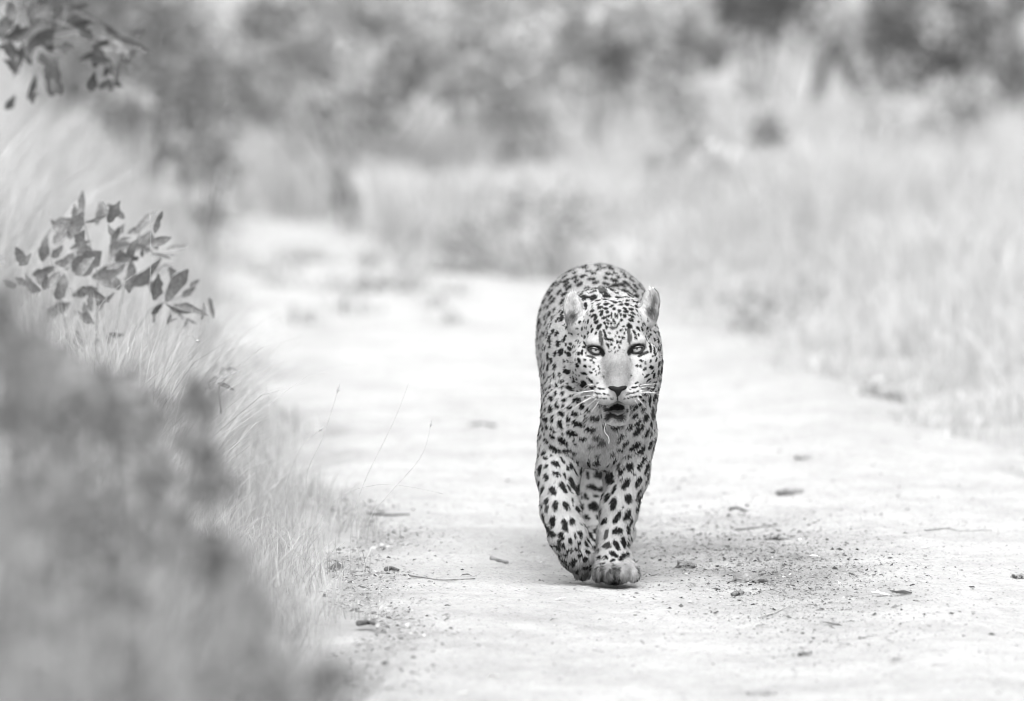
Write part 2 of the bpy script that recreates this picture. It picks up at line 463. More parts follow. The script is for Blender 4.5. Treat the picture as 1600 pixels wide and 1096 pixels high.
def tree(label, px, d, r, tone=.2):
    b = gp(px, d)
    e = empty('slim_tree', b)
    s = np.linspace(0, 1, 12)[:, None]
    pts = np.concatenate([.05 * np.sin(s * 5 + px), .04 * np.sin(s * 4), s * 3.0 - .05], 1)
    v, t, q = tube(pts, r, r * .5, 8)
    obj('trunk', mesh_np('trunk', v, t, q), M['dark_bark'], e)
    for k in range(5):
        a = rng.uniform(0, 6.28); z = rng.uniform(1.6, 2.8)
        tip = np.array((math.cos(a) * .6, math.sin(a) * .6, z + .5))
        st = pts[int(z / 3 * 11)]
        u = np.linspace(0, 1, 6)[:, None]
        v, t, q = tube(st + (tip - st) * u + np.array((0, 0, .08)) * np.sin(u * 3.1), r * .4, r * .1, 6)
        obj('branch', mesh_np('branch', v, t, q), M['dark_bark'], e)
    n = 900
    C = rng.normal(0, 1, (n, 3)) * np.array((.5, .5, .35)) + np.array((0, 0, 2.9))
    v, t, tn = leaf_cloud(C, .06 * rng.uniform(.6, 1.3, n), tone * rng.uniform(.6, 1.3, n))
    obj('crown', mesh_np('crown', v, t, None, tn, smooth=False), M['leaf'], e)
    return tag(e, label, 'tree', 'slim trees at the top of the picture')
tree('slim dark tree trunk at the upper right corner', 1572, 43, .05)
tree('thin pale-topped tree trunk above the leaning dead branches', 1352, 45, .03)
tree('thin tree trunk rising behind the grass above the leopard', 985, 44, .03)

# two dead branches leaning together like a tent
top = at(1306, 62, 41.0)
for (px, py, lab) in ((1268, 168, 'dark dead branch leaning right, left one of the tent-shaped pair'), (1352, 168, 'dark dead branch leaning left, right one of the tent-shaped pair')):
    bt = gp(px + (px - 1310) * .9, 41.0)
    s = np.linspace(0, 1, 8)[:, None]
    p = bt + (top + np.array((0.01 if px > 1300 else -.01, .05 if px > 1300 else 0, 0)) - bt) * s
    p[:, 0] += .01 * np.sin(np.arange(8) * 1.9)
    v, t, q = tube(p, .05, .03, 7)
    tag(obj('dead_branch', mesh_np('dead_branch', v, t, q), M['dark_bark']), lab, 'branch', 'leaning dead branches')

# ------------------------------------------------------------------ the leafy shrub and the hanging branch on the left (each large leaf a part)
def leaf_mesh(name, ln, wd, fold, curl, tone, rag=.12):
    n = 7
    s = np.linspace(0, 1, n)
    prof = np.sin(np.pi * np.clip(s, .02, .98) ** .8) ** .75 * wd / 2 * rng.uniform(1 - rag, 1, n)
    c = np.stack([s * ln, np.zeros(n), -curl * (s - .3) ** 2 * ln], 1)
    e1 = c + np.stack([np.zeros(n), prof, prof * fold + .06 * prof * np.sin(s * 19)], 1)
    e2 = c + np.stack([np.zeros(n), -prof, prof * fold + .06 * prof * np.cos(s * 17)], 1)
    V = np.concatenate([e1, c, e2])
    i = np.arange(n - 1)
    q = np.concatenate([np.stack([i, i + n, i + n + 1, i + 1], 1), np.stack([i + n, i + 2 * n, i + 2 * n + 1, i + n + 1], 1)])
    return mesh_np(name, V, None, q, np.full(len(V), tone) * np.concatenate([np.full(n, 1), np.full(n, 1.25), np.full(n, .9)]))

def orient(o, pos, ang, tiltd, roll):
    """leaf long axis rises at ang (degrees) seen from the road, turned out of plane by tiltd, rolled about itself"""
    a, t = R(ang), R(tiltd)
    x = Vector((math.cos(a) * math.cos(t), math.sin(t), math.sin(a) * math.cos(t)))
    n = Vector((0, -1, 0)); n = (n - x * n.dot(x)).normalized()
    y = n.cross(x)
    from mathutils import Matrix
    m = Matrix((x, y, n)).transposed().to_4x4() @ Matrix.Rotation(R(roll), 4, 'X')
    m.translation = Vector(pos)
    o.matrix_world = m
    return m

def leafy(name, label, cat, base, leaves, ox, oy, sc, d0, dvar, tone0, stems):
    e = empty(name, base)
    M4 = e.matrix_basis.copy(); M4.translation = Vector(base)
    extra = [(zx + rng.normal(0, 45), zy + rng.normal(15, 35), ln * rng.uniform(.5, .9), wd * rng.uniform(.5, .9), ang + rng.normal(0, 45), tn * rng.uniform(.7, 1.4)) for _ in range(2) for (zx, zy, ln, wd, ang, tn) in leaves if len(leaves) > 5]
    for (zx, zy, ln, wd, ang, tn) in list(leaves) + extra:
        d = d0 + rng.uniform(-dvar, dvar)
        mpp = d / FPX / sc
        ll = ln * mpp * 1.1
        c = at(ox + zx / sc, oy + zy / sc, d)
        me = leaf_mesh('leaf', ll, wd * mpp * 1.15, rng.uniform(.1, .9), rng.uniform(-.6, .6), tone0 * tn, .45)
        o = obj('leaf', me, M['bigleaf'])
        a = R(ang)
        pos = c - np.array((math.cos(a), 0, math.sin(a))) * ll / 2
        m = orient(o, pos, ang, rng.uniform(-25, 25), rng.uniform(-45, 45))
        o.parent = e
        o.matrix_parent_inverse = M4.inverted()
    for st in stems:
        P = np.array([at(ox + zx / sc, oy + zy / sc, d0) for zx, zy in st]) - np.asarray(base)
        tpar = np.linspace(0, 1, len(P)); u = np.linspace(0, 1, 12)
        P = np.stack([np.interp(u, tpar, P[:, k]) for k in range(3)], 1)
        v, t, q = tube(P, .0025, .0012, 5)
        obj('stem', mesh_np('stem', v, t, q), M['bark'], e)
    return tag(e, label, cat)

shrub_leaves = [(410, 165, 130, 60, 78, 1.2), (372, 255, 140, 85, 62, 1.2), (232, 335, 130, 65, 97, .9), (312, 295, 130, 70, 48, 1.1), (258, 250, 60, 30, 130, .9),
    (560, 190, 115, 60, 62, .6), (712, 240, 140, 55, 46, 1), (775, 340, 120, 50, 18, 1), (803, 404, 115, 30, 0, .9), (705, 335, 110, 62, 45, 1.1),
    (652, 372, 90, 50, 75, .4), (590, 372, 110, 85, 30, .8), (600, 420, 100, 60, -10, .7), (722, 490, 190, 85, 40, .9), (765, 560, 120, 65, 80, .5),
    (855, 545, 175, 105, 62, 1.2), (938, 672, 165, 48, -14, .7), (870, 685, 90, 26, -36, .6), (930, 575, 90, 40, 42, 1.3), (756, 700, 75, 22, 88, .6),
    (450, 415, 200, 120, 40, 1.2), (530, 490, 150, 90, 15, 1.1), (480, 585, 150, 60, -22, .9), (400, 575, 100, 60, 30, .9), (640, 500, 95, 62, 85, .5),
    (465, 232, 90, 20, 14, 1), (100, 395, 100, 60, 110, 1.2), (215, 480, 110, 60, 20, 1), (350, 420, 120, 70, 60, 1.1), (150, 540, 110, 70, 140, 1.1),
    (390, 350, 100, 40, 25, 1), (660, 280, 70, 30, 30, .9), (560, 300, 90, 50, 70, 1), (300, 560, 120, 70, 70, 1), (600, 265, 30, 20, 60, .4), (570, 795, 70, 40, -10, .8),
    (290, 660, 130, 70, 30, 1), (430, 690, 110, 60, 120, 1)]
sb = at(130, 900, 21.0); sb[2] = 0
leafy('broadleaf_shrub', 'shrub with large insect-eaten leaves rising from the left bank grass', 'shrub', sb, shrub_leaves, 0, 270, 3.1325, 21.9, .4, .14,
      [[(430, 1500), (470, 900), (480, 500), (400, 200)], [(440, 1400), (560, 800), (640, 400), (700, 250)], [(440, 1400), (640, 820), (740, 660), (930, 590)], [(430, 1400), (330, 800), (250, 420)]])
low_leaves = [(1120, 985, 115, 75, 20, 1), (1110, 1047, 85, 32, -18, .7), (1050, 1020, 90, 40, 60, 1.2)]
leafy('broadleaf_seedling', 'small seedling with three leaves low in the verge grass beside the road', 'plant', at(350, 640, 21.2) * np.array((1, 1, 0)), low_leaves, 0, 270, 3.1325, 21.2, .05, .2,
      [[(1080, 1180), (1070, 1050), (1110, 1000)]])
hang_leaves = [(100, 270, 115, 40, 82, .8), (155, 425, 120, 55, 72, .7), (225, 300, 100, 40, -60, 1.2), (262, 380, 170, 90, 84, .9), (450, 390, 105, 55, 84, .8),
    (500, 290, 150, 60, -52, .7), (515, 335, 80, 40, 80, .5), (572, 350, 85, 40, 84, .8), (540, 140, 120, 45, -36, 1.6), (520, 222, 125, 50, -18, 1.7),
    (625, 212, 135, 60, -18, 1.2), (705, 240, 95, 30, -32, .8), (620, 302, 65, 22, 0, .8), (435, 90, 150, 60, 24, 1), (372, 40, 110, 50, 35, 1.1),
    (300, 80, 130, 70, 60, .9), (190, 180, 150, 80, 40, 1.1), (60, 250, 120, 70, 100, 1), (30, 120, 140, 80, 60, .9), (150, 60, 140, 80, 100, .9), (90, 160, 130, 70, 20, 1),
    (250, 230, 110, 60, -40, 1), (330, 160, 130, 60, 10, 1), (240, 30, 120, 60, 50, .9), (420, 170, 110, 60, -20, .8)]
tb = np.array((-2.3, 23.6, -.03))
lt = leafy('broadleaf_tree', 'tree whose branch of glossy leaves hangs into the top left corner', 'tree', tb, hang_leaves, 0, 0, 3.132, 23.2, .4, .08,
      [[(-420, -260), (150, 60), (420, 160), (640, 230), (740, 260)], [(-420, -260), (60, 120), (150, 300), (200, 480)]])
sp_ = np.linspace(0, 1, 12)[:, None]
tr = np.concatenate([.08 * np.sin(sp_ * 4), .05 * np.sin(sp_ * 5), sp_ * 2.6], 1)
v, t, q = tube(tr, .07, .03, 9)
obj('trunk', mesh_np('trunk', v, t, q), M['bark'], lt)
fork = at(-420 / 3.132, -260 / 3.132, 23.2) - tb
v, t, q = tube(tr[5] + (fork - tr[5]) * sp_ + np.array((0, 0, .06)) * np.sin(sp_ * 3.1), .03, .008, 7)
obj('branch', mesh_np('branch', v, t, q), M['bark'], lt)
C = rng.normal(0, 1, (1400, 3)) * np.array((.38, .45, .3)) + np.array((0, 0, 2.5))
v, t, tn = leaf_cloud(C, .07 * rng.uniform(.6, 1.3, 1400), .1 * rng.uniform(.6, 1.4, 1400))
obj('crown', mesh_np('crown', v, t, None, tn, smooth=False), M['leaf'], lt)

# near out-of-focus shrubs in the lower left corner
def cpts(lst, d):
    return [at(px + rng.normal(0, 22), py + rng.normal(0, 22), d + rng.uniform(-1., 1.)) for px, py in lst for _ in range(2)]
bush('near_shrub', 'dark blurred shrub filling the left edge beside the large-leaved shrub', 'shrub', gp(-80, 13.2), .9, 1.15, .16, 760, .045, None,
     centres=cpts([(-30, 470), (30, 520), (60, 600), (130, 630), (10, 670), (0, 560), (105, 560), (60, 690), (170, 620), (100, 740), (20, 760), (-20, 850)], 13.2))
bush('near_shrub', 'dark blurred sprig in the middle of the near left grass', 'shrub', gp(120, 13.6), .75, 1.0, .15, 520, .04, None,
     centres=cpts([(215, 645), (265, 675), (310, 650), (240, 725), (150, 790), (200, 700), (290, 740), (200, 840)], 13.6))
bush('near_shrub', 'dark blurred sprig low in the near left corner', 'shrub', gp(60, 12.8), .75, .95, .15, 380, .045, None,
     centres=cpts([(90, 880), (150, 895), (300, 890), (355, 915), (15, 960), (250, 850)], 12.8))
bush('near_shrub', 'pale blurred leaves along the bottom left edge', 'shrub', gp(200, 12.0), 1.0, .9, .2, 560, .045, None,
     centres=cpts([(30, 1050), (120, 1070), (240, 1080), (340, 1060), (430, 1080), (500, 1090), (150, 1000), (30, 800), (200, 980), (400, 1000)], 12.0))

# ------------------------------------------------------------------ the leopard
O = np.array((0.209, 20.2, 0.004))
def L(px, py, y): return at(px, py, 20.2 + y) - O

gx = np.arange(-.215, .215, .0042)
gy = np.concatenate([np.arange(-.30, .12, .004), np.arange(.12, 1.62, .010)])
gzv = np.arange(-.012, .76, .0042)
D = np.full((len(gx), len(gy), len(gzv)), .2, np.float32)

def box_of(lo, hi, m=.045):
    s = []
    for g, a, b in zip((gx, gy, gzv), lo, hi):
        s.append(slice(max(0, np.searchsorted(g, a - m) - 1), np.searchsorted(g, b + m) + 1))
    return tuple(s)

def pts_of(s):
    return gx[s[0]][:, None, None], gy[s[1]][None, :, None], gzv[s[2]][None, None, :]

def smin(a, b, k):
    h = np.clip(.5 + .5 * (b - a) / k, 0, 1)
    return b * (1 - h) + a * h - k * h * (1 - h)

def put(s, f, k, cut=False):
    f = f.astype(np.float32)
    D[s] = -smin(-D[s], f, k) if cut else smin(D[s], f, k)

def ell(c, r, k=.03, pitch=0.0, roll=0.0, cut=False):
    """ellipsoid; pitch leans its z axis toward -y, roll leans its z axis toward +x (degrees)"""
    c, r = np.asarray(c), np.asarray(r)
    rm = r.max() if (pitch or roll) else 0
    e = np.maximum(r, rm)
    s = box_of(c - e, c + e)
    x, y, z = pts_of(s)
    x, y, z = x - c[0], y - c[1], z - c[2]
    if pitch:
        a = R(pitch); y, z = y * math.cos(a) + z * math.sin(a), -y * math.sin(a) + z * math.cos(a)
    if roll:
        a = R(roll); x, z = x * math.cos(a) - z * math.sin(a), x * math.sin(a) + z * math.cos(a)
    k0 = np.sqrt((x / r[0]) ** 2 + (y / r[1]) ** 2 + (z / r[2]) ** 2)
    k1 = np.sqrt((x / r[0] ** 2) ** 2 + (y / r[1] ** 2) ** 2 + (z / r[2] ** 2) ** 2)
    put(s, k0 * (k0 - 1) / np.maximum(k1, 1e-6), k, cut)

def limb(nodes, k=.03, sq=1.0):
    """chain of tapered capsules: nodes = [(point, radius), ...]; sq squeezes y"""
    for (a, ra), (b, rb) in zip(nodes[:-1], nodes[1:]):
        a, b = np.asarray(a), np.asarray(b)
        m = max(ra, rb)
        s = box_of(np.minimum(a, b) - m, np.maximum(a, b) + m)
        x, y, z = pts_of(s)
        ab = b - a
        t = np.clip(((x - a[0]) * ab[0] + (y - a[1]) * ab[1] + (z - a[2]) * ab[2]) / (ab @ ab), 0, 1)
        d = np.sqrt((x - a[0] - t * ab[0]) ** 2 + ((y - a[1] - t * ab[1]) / sq) ** 2 + (z - a[2] - t * ab[2]) ** 2)
        put(s, d - (ra + (rb - ra) * t), k)

# trunk
ell((.0, .42, .465), (.122, .36, .190), .03)
ell((-.006, .70, .455), (.122, .34, .185), .05)
ell((.002, 1.02, .545), (.146, .21, .151), .06)
ell((0, .95, .49), (.125, .20, .17), .05)
ell((.0, .22, .50), (.120, .22, .17), .05)
# shoulders, chest, neck
ell(L(881, 668, .10), (.054, .105, .115), .04)
ell(L(884, 585, .20), (.050, .13, .13), .05)
ell(L(989, 640, .10), (.052, .105, .120), .04)
ell(L(988, 565, .18), (.058, .13, .12), .05)
ell(L(936, 655, .06), (.085, .12, .105), .04)
ell(L(938, 690, .07), (.055, .09, .06), .04)
ell(L(945, 520, .16), (.105, .16, .10), .05)
limb([(L(948, 560, .16), .115), (L(958, 565, .04), .088)], .05)
limb([(L(950, 610, .10), .085), (L(958, 600, .0), .062)], .05)
# planted foreleg
limb([(L(988, 680, .10), .056), (L(979, 742, .09), .050), (L(967, 797, .045), .0415), (L(960, 840, .02), .0365), (L(958, 872, .0), .0375), (L(960, 888, -.01), .036)], .022)
pc = L(962, 893, -.02); pc[2] = .030
ell(pc, (.048, .055, .031), .02)
for px, yy, rr in ((936, -.05, .0165), (952, -.068, .0185), (972, -.068, .0185), (989, -.05, .0165)):
    c = L(px, 897, yy); c[2] = .022
    ell(c, (rr, .030, .0215), .009)
# swinging foreleg, wrist bent
limb([(L(877, 690, .10), .055), (L(872, 740, .05), .0495), (L(876, 797, -.005), .0445), (L(887, 838, -.035), .042), (L(901, 868, -.025), .036), (L(910, 888, -.005), .022)], .018)
for px, py, yy, rr in ((903, 892, -.012, .0105), (910, 894, -.02, .0115), (917, 892, -.018, .0105), (922, 882, -.004, .010)):
    ell(L(px, py, yy + .01), (rr, .017, .020), .008)
# hind legs
limb([((-.052, 1.02, .47), .088), ((-.055, .86, .33), .066), ((-.020, .93, .19), .036), ((-.004, .86, .08), .034), ((-.002, .80, .035), .034)], .04)
limb([((.055, 1.05, .47), .088), ((.065, .97, .32), .066), ((.075, 1.14, .20), .040), ((.06, 1.12, .08), .033), ((.055, 1.06, .035), .034)], .04)
for bx, by in ((-.002, .76), (.055, 1.02)):
    ell((bx, by, .028), (.044, .055, .029), .02)
    for q, dx in enumerate((-.030, -.011, .011, .030)):
        ell((bx + dx, by - .048 + .012 * abs(q - 1.5), .020), (.014, .026, .019), .008)
# tail, carried low behind
limb([((0, 1.16, .58), .040), ((.0, 1.30, .44), .032), ((.01, 1.38, .28), .028), ((.015, 1.46, .17), .026), ((.02, 1.55, .16), .024)], .04)
# head
ell(L(959, 512, .005), (.073, .095, .065), .03)
ell(L(962, 530, -.055), (.062, .065, .046), .03, 25)
ell(L(925, 569, -.035), (.049, .072, .058), .025)
ell(L(1000, 569, -.035), (.049, .072, .058), .025)
ell(L(962, 590, -.03), (.070, .07, .055), .03)
limb([(L(963, 545, -.080), .030), (L(964, 575, -.126), .026), (L(965, 600, -.174), .0235)], .025)
ell(L(946, 617, -.170), (.0295, .036, .0235), .014, 10)
ell(L(984, 616, -.170), (.0295, .036, .0235), .014, 10)
ell(L(938, 594, -.105), (.030, .042, .030), .022)
ell(L(991, 593, -.105), (.030, .042, .030), .022)
ell(L(965, 606, -.190), (.022, .020, .016), .012)
ell(L(934, 533, -.092), (.026, .024, .013), .020, 15, -6)      # brows
ell(L(992, 531, -.092), (.026, .024, .013), .020, 15, 6)
ell(L(923, 566, -.085), (.026, .024, .016), .022)          # cheekbones
ell(L(1003, 564, -.085), (.026, .024, .016), .022)
limb([(L(962, 628, -.035), .044), (L(963, 647, -.105), .029)], .025)
ell(L(964, 653, -.135), (.0305, .034, .0155), .012)
MOUTH = (L(965, 639, -.165), np.array((.0235, .055, .0125)))
ell(MOUTH[0], MOUTH[1], .006, cut=True)
# ears: cups
EARS = [(L(896, 485, .03), -8, -1), (L(1016, 478, .03), 8, 1)]
for c, roll, sgn in EARS:
    ell(c, (.0225, .016, .0425), .010, -8, roll)
    ell(c + np.array((sgn * .006, -.019, -.006)), (.0165, .016, .034), .006, -8, roll, cut=True)
    ell(c + np.array((-sgn * .012, .004, -.034)), (.024, .026, .022), .02)

# surface nets on the uneven grid
def surface_nets(D):
    S = D < 0
    nx, ny, nz = D.shape
    c = np.zeros((nx - 1, ny - 1, nz - 1), np.int8)
    for i in (0, 1):
        for j in (0, 1):
            for k in (0, 1):
                c += S[i:nx - 1 + i, j:ny - 1 + j, k:nz - 1 + k]
    I, J, K = np.nonzero((c > 0) & (c < 8))
    idx = np.full(c.shape, -1, np.int32); idx[I, J, K] = np.arange(len(I))
    acc = np.zeros((len(I), 3)); cnt = np.zeros(len(I))
    off = [(i, j, k) for i in (0, 1) for j in (0, 1) for k in (0, 1)]
    for a in off:
        for ax in range(3):
            if a[ax]: continue
            b = list(a); b[ax] = 1
            da = D[I + a[0], J + a[1], K + a[2]]; db = D[I + b[0], J + b[1], K + b[2]]
            m = (da < 0) != (db < 0)
            t = np.where(m, da / np.where(m, da - db, 1), 0)
            p = np.array(a, float)[None] + np.eye(3)[ax][None] * t[:, None]
            acc += p * m[:, None]; cnt += m
    P = acc / cnt[:, None] + np.stack([I, J, K], 1)
    V = np.stack([np.interp(P[:, n], np.arange(len(g)), g) for n, g in enumerate((gx, gy, gzv))], 1)
    Q = []
    for ax in range(3):
        sl0 = [slice(1, -1)] * 3; sl1 = [slice(1, -1)] * 3
        sl0[ax] = slice(0, -1); sl1[ax] = slice(1, None)
        A, B = S[tuple(sl0)], S[tuple(sl1)]
        for flip, m in ((False, A & ~B), (True, ~A & B)):
            i, j, k = np.nonzero(m)
            e = [i + (0 if ax == 0 else 1), j + (0 if ax == 1 else 1), k + (0 if ax == 2 else 1)]
            u, v = [(1, 2), (2, 0), (0, 1)][ax]
            q = []
            for du, dv in ((1, 1), (0, 1), (0, 0), (1, 0)):
                f = [e[0].copy(), e[1].copy(), e[2].copy()]
                f[u] = f[u] - du; f[v] = f[v] - dv
                q.append(idx[f[0], f[1], f[2]])
            q = np.stack(q, 1)
            Q.append(q[:, ::-1] if flip else q)
    Q = np.concatenate(Q)
    return V, Q[(Q >= 0).all(1)]

BV, BQ = surface_nets(D)

def neighbours_smooth(V, Q, it, lam=.5):
    E = np.concatenate([Q[:, [0, 1]], Q[:, [1, 2]], Q[:, [2, 3]], Q[:, [3, 0]]])
    n = len(V)
    cnt = np.bincount(E[:, 0], minlength=n) + np.bincount(E[:, 1], minlength=n)
    for _ in range(it):
        A = np.stack([np.bincount(E[:, 0], V[E[:, 1], k], n) + np.bincount(E[:, 1], V[E[:, 0], k], n) for k in range(3)], 1) / np.maximum(cnt, 1)[:, None]
        V = V + (A - V) * lam
    return V
BV = neighbours_smooth(BV, BQ, 2, .5)
# keep only the largest connected surface
par = np.arange(len(BV))
E = np.concatenate([BQ[:, [0, 1]], BQ[:, [1, 2]], BQ[:, [2, 3]]])
for _ in range(200):
    m = np.minimum(par[E[:, 0]], par[E[:, 1]])
    old = par.copy()
    np.minimum.at(par, E[:, 0], m); np.minimum.at(par, E[:, 1], m)
    par = par[par]
    if (old == par).all(): break
big = np.bincount(par).argmax()
keep = par == big
remap = np.cumsum(keep) - 1
BQ = remap[BQ[keep[BQ].all(1)]]
BV = BV[keep]

def vnormals(V, Q):
    n = np.cross(V[Q[:, 2]] - V[Q[:, 0]], V[Q[:, 3]] - V[Q[:, 1]])
    N = np.stack([sum(np.bincount(Q[:, k], n[:, a], len(V)) for k in range(4)) for a in range(3)], 1)
    return unit(N)
BN = vnormals(BV, BQ)

# ---- coat: every spot is an ellipse lying on the skin (centre, normal, tangent axes, shape)
bvh = BVHTree.FromPolygons(BV.tolist(), BQ.tolist())
CAMP = Vector((0, 0, CAM_H)) - Vector(O)
spots = []                                            # c, n, t1, t2, q11, q12, q22, dark
def add_spot(c, n, t1, t2, Q, tone):
    spots.append((*c, *n, *t1, *t2, Q[0, 0], Q[0, 1], Q[1, 1], tone))

def traced(ox, oy, sc, lst, tone=.007):
    """spots read off the animal's front: where each lies on the skin, its half length, half width and slant"""
    for s in lst:
        zx, zy, a, b = s[:4]
        ang = s[4] if len(s) > 4 else 0
        tn = s[5] if len(s) > 5 else tone
        P = at(ox + zx / sc, oy + zy / sc, 20.2) - O
        dr = (Vector(P) - CAMP).normalized()
        hit, n, _, _ = bvh.ray_cast(CAMP, dr)
        if hit is None: continue
        c = np.array(hit)
        j = int(np.argmin(((BV - c) ** 2).sum(1)))
        n = unit(BN[j] * 1.0)
        if n[1] > -.35:                                # clamp very grazing spots
            n = unit(np.array((n[0], -.35, n[2])))
        t1 = unit(np.cross(n, (0, 0, 1.)) * -1) if abs(n[2]) < .95 else np.array((1., 0, 0))
        if t1[0] < 0: t1 = -t1
        t2 = np.cross(n, t1) * -1
        if t2[2] < 0: t2 = -t2
        mpp = (c[1] + 20.2) / FPX / sc
        g_ = 1.15 if sc < 9.2 else 1.06
        A, B, th = max(a * mpp * g_, .0024), max(b * mpp * g_, .0018), R(ang)
        Rm = np.array(((math.cos(th), -math.sin(th)), (math.sin(th), math.cos(th))))
        Qc = Rm @ np.diag((1 / A ** 2, 1 / B ** 2)) @ Rm.T
        Mx = np.array(((t1[0], t2[0]), (t1[2], t2[2])))
        Qt = Mx.T @ Qc @ Mx
        add_spot(c, n, t1, t2, Qt, tn)

G = .10
traced(880, 440, 9.13, [(410,425,36,17,20),(500,330,34,19,15),(615,325,46,17,5),(525,375,40,17,15),(548,430,34,13,15),(626,440,23,20,30),(545,472,28,19,35),(430,490,45,16,35),
    (460,528,40,16,50),(475,582,40,20,30),(355,575,28,14,80),(590,520,44,18,15),(652,500,22,14,90),(640,560,24,16),(596,598,21,18),(642,608,16,16),(682,605,21,13,80),(508,655,44,26,50),
    (620,658,22,20),(580,705,22,14,90),(412,705,32,14,60),(355,745,28,12,60),(465,745,26,12,50),(537,790,76,26,-85,.05),(305,800,26,16,80),(270,680,28,10,85),(215,760,16,10,45),
    (430,235,60,22,20),(497,275,44,12,10),(605,390,34,14),(690,355,30,14,20),(605,260,36,18),(620,215,50,22),(700,130,36,30),(870,140,70,22,-5),(750,60,80,20),(560,130,60,40,-20,.06),
    (1030,215,35,30),(880,230,60,12),(815,293,30,16),(828,333,30,14),(910,325,34,26,-10),(985,355,34,15,-10),(910,280,30,12),(990,290,30,18,-20),(1040,300,30,14),(800,425,24,22),
    (875,390,28,14,-10),(895,432,36,20,-10),(970,400,36,16,-15),(875,495,26,24),(975,500,48,15,-30),(970,555,34,22,-25),(1000,460,36,12,-30),(1050,420,34,14,-65),(820,475,20,18),
    (830,555,24,18,90),(775,500,30,12,85),(740,490,30,11,90),(690,480,34,13,90),(715,560,26,13,80),(735,600,24,12,85),(800,600,18,12,60),(775,635,26,10,80),(945,640,40,34,-40),
    (945,775,84,28,-85,.05),(890,695,16,14),(860,650,16,14),(830,700,30,12,25),(875,745,22,10,-80),(1015,735,38,16,-55),(1070,680,34,17,-50),(1125,685,32,15,-70),(1155,610,26,13,-60),
    (1075,580,16,14,-50),(1075,765,20,14,-70),(1180,810,38,12,-80),(1210,815,34,12,-85),(1245,760,18,14,-45),(1300,830,26,14,-65),(1290,720,26,14,-40),(640,830,50,18,-15),(600,770,46,16,-70),
    (690,900,20,18),(705,840,30,11,-75),(640,920,40,15,-60),(750,790,18,10,-70),(765,870,34,10,75),(800,800,20,14,-30),(815,880,26,14,-45),(860,805,22,16,-20),(835,835,26,10,70),(795,945,24,14,-55),
    (735,950,20,10,60),(770,740,18,10,85),(710,665,36,24,0,.05),(660,740,18,12,-30),(725,395,20,20),(740,300,30,20),(690,280,26,16),(320,340,28,24,90),(320,400,26,18,90),
    (105,895,26,20,-40),(95,965,34,24,-50),(85,1040,34,28,-40),(150,1015,26,12,85),(220,1030,26,20,80),(268,1015,36,18,85),(295,940,22,16,10),(215,865,26,10,85),(325,1030,18,12,90),(35,780,22,14,45),
    (15,830,34,18,75),(45,660,22,12,60),(310,890,34,13,-45),(1245,950,54,18,-85),(1300,985,44,17,80),(1350,960,28,15,-85),(1410,1000,46,20,-80),(1405,870,46,16,-80),(1315,1045,28,14,60),(1200,1010,24,14,-50),
    (1130,1040,80,20,25,.04),(400,1078,60,16,-15,.05),(690,1000,14,8,40,.06),(740,1020,16,7,60,.06),(780,1000,12,7,-40,.06),(660,1010,10,6,0,.07)])
traced(880, 550, 9.13, [(225,125,34,24,-60),(200,195,34,22,-65),(315,210,22,20,-50),(300,310,44,16,-10),(400,300,22,15,-15),(385,408,34,18,-45),(440,250,18,10,40),(385,215,14,14),(310,115,20,14),
    (400,125,20,16,0,.05),(440,160,16,10,40),(505,215,14,8,60),(465,280,14,8,60),(520,245,12,7,60),(515,305,20,7,50),(480,330,16,7,50),(585,360,24,8,90,.06),
    (470,508,24,10,-25),(520,522,26,11,-15),(575,530,20,9,-10),(480,590,26,10,-20),(530,598,24,9,-10),(590,600,24,8,-5),(640,612,14,7,-10),(490,650,24,10,-5),(540,655,24,9),(600,665,30,8,-10),
    (680,672,10,7),(715,670,8,6),(990,508,26,11,10),(1040,500,22,10,20),(1080,485,18,10,40),(950,535,10,8),(905,605,20,8,10),(950,590,24,10,10),(1005,580,26,12,15),(1060,562,24,11,25),
    (875,665,16,7,5),(925,655,22,8,8),(975,645,24,9,10),(1030,635,24,10,10),(490,450,14,7),(1060,435,10,10),(1030,455,10,8),(960,350,12,8,90),
    (1160,250,32,18,35),(1050,205,20,16),(1100,210,24,16,-40),(1110,130,26,18),(1165,165,20,12,90),(1245,135,26,15,60),(1260,225,28,26,-40),(1330,110,28,13,65),(1410,140,50,22,-85),
    (1365,185,38,16,85),(1190,345,38,16,30),(1275,290,30,11,50),(1295,340,38,18,85),(1355,330,56,18,90,.04),(1410,310,40,18,-85),(1210,405,40,15,25),(1215,520,24,22),(1300,480,52,20,80),(1345,520,40,15,75),
    (1385,440,34,14,90),(1230,680,72,22,88),(1290,660,58,20,88),(1335,650,30,16,90),(1190,600,18,12),(1110,645,30,18,-40),(1150,680,34,14,-45),(1065,760,44,34,30),(1140,810,50,24,45),(1275,860,76,30,88,.04),
    (1330,760,60,18,88),(1385,730,40,14,88),(1180,930,60,34,80),(1025,905,44,30,30),(1065,1005,54,30,35),(1105,1070,50,30,30),(960,1035,20,14,10),(770,1065,85,26,8),(930,1085,40,20,10),
    (775,650,55,8,90,.03),(750,898,115,24,0,.02),(590,760,50,20,-55,.06),(965,780,50,18,60,.06),(640,840,34,22,-50,.04),(905,850,34,20,50,.05),(530,760,36,14,-60,.1)])
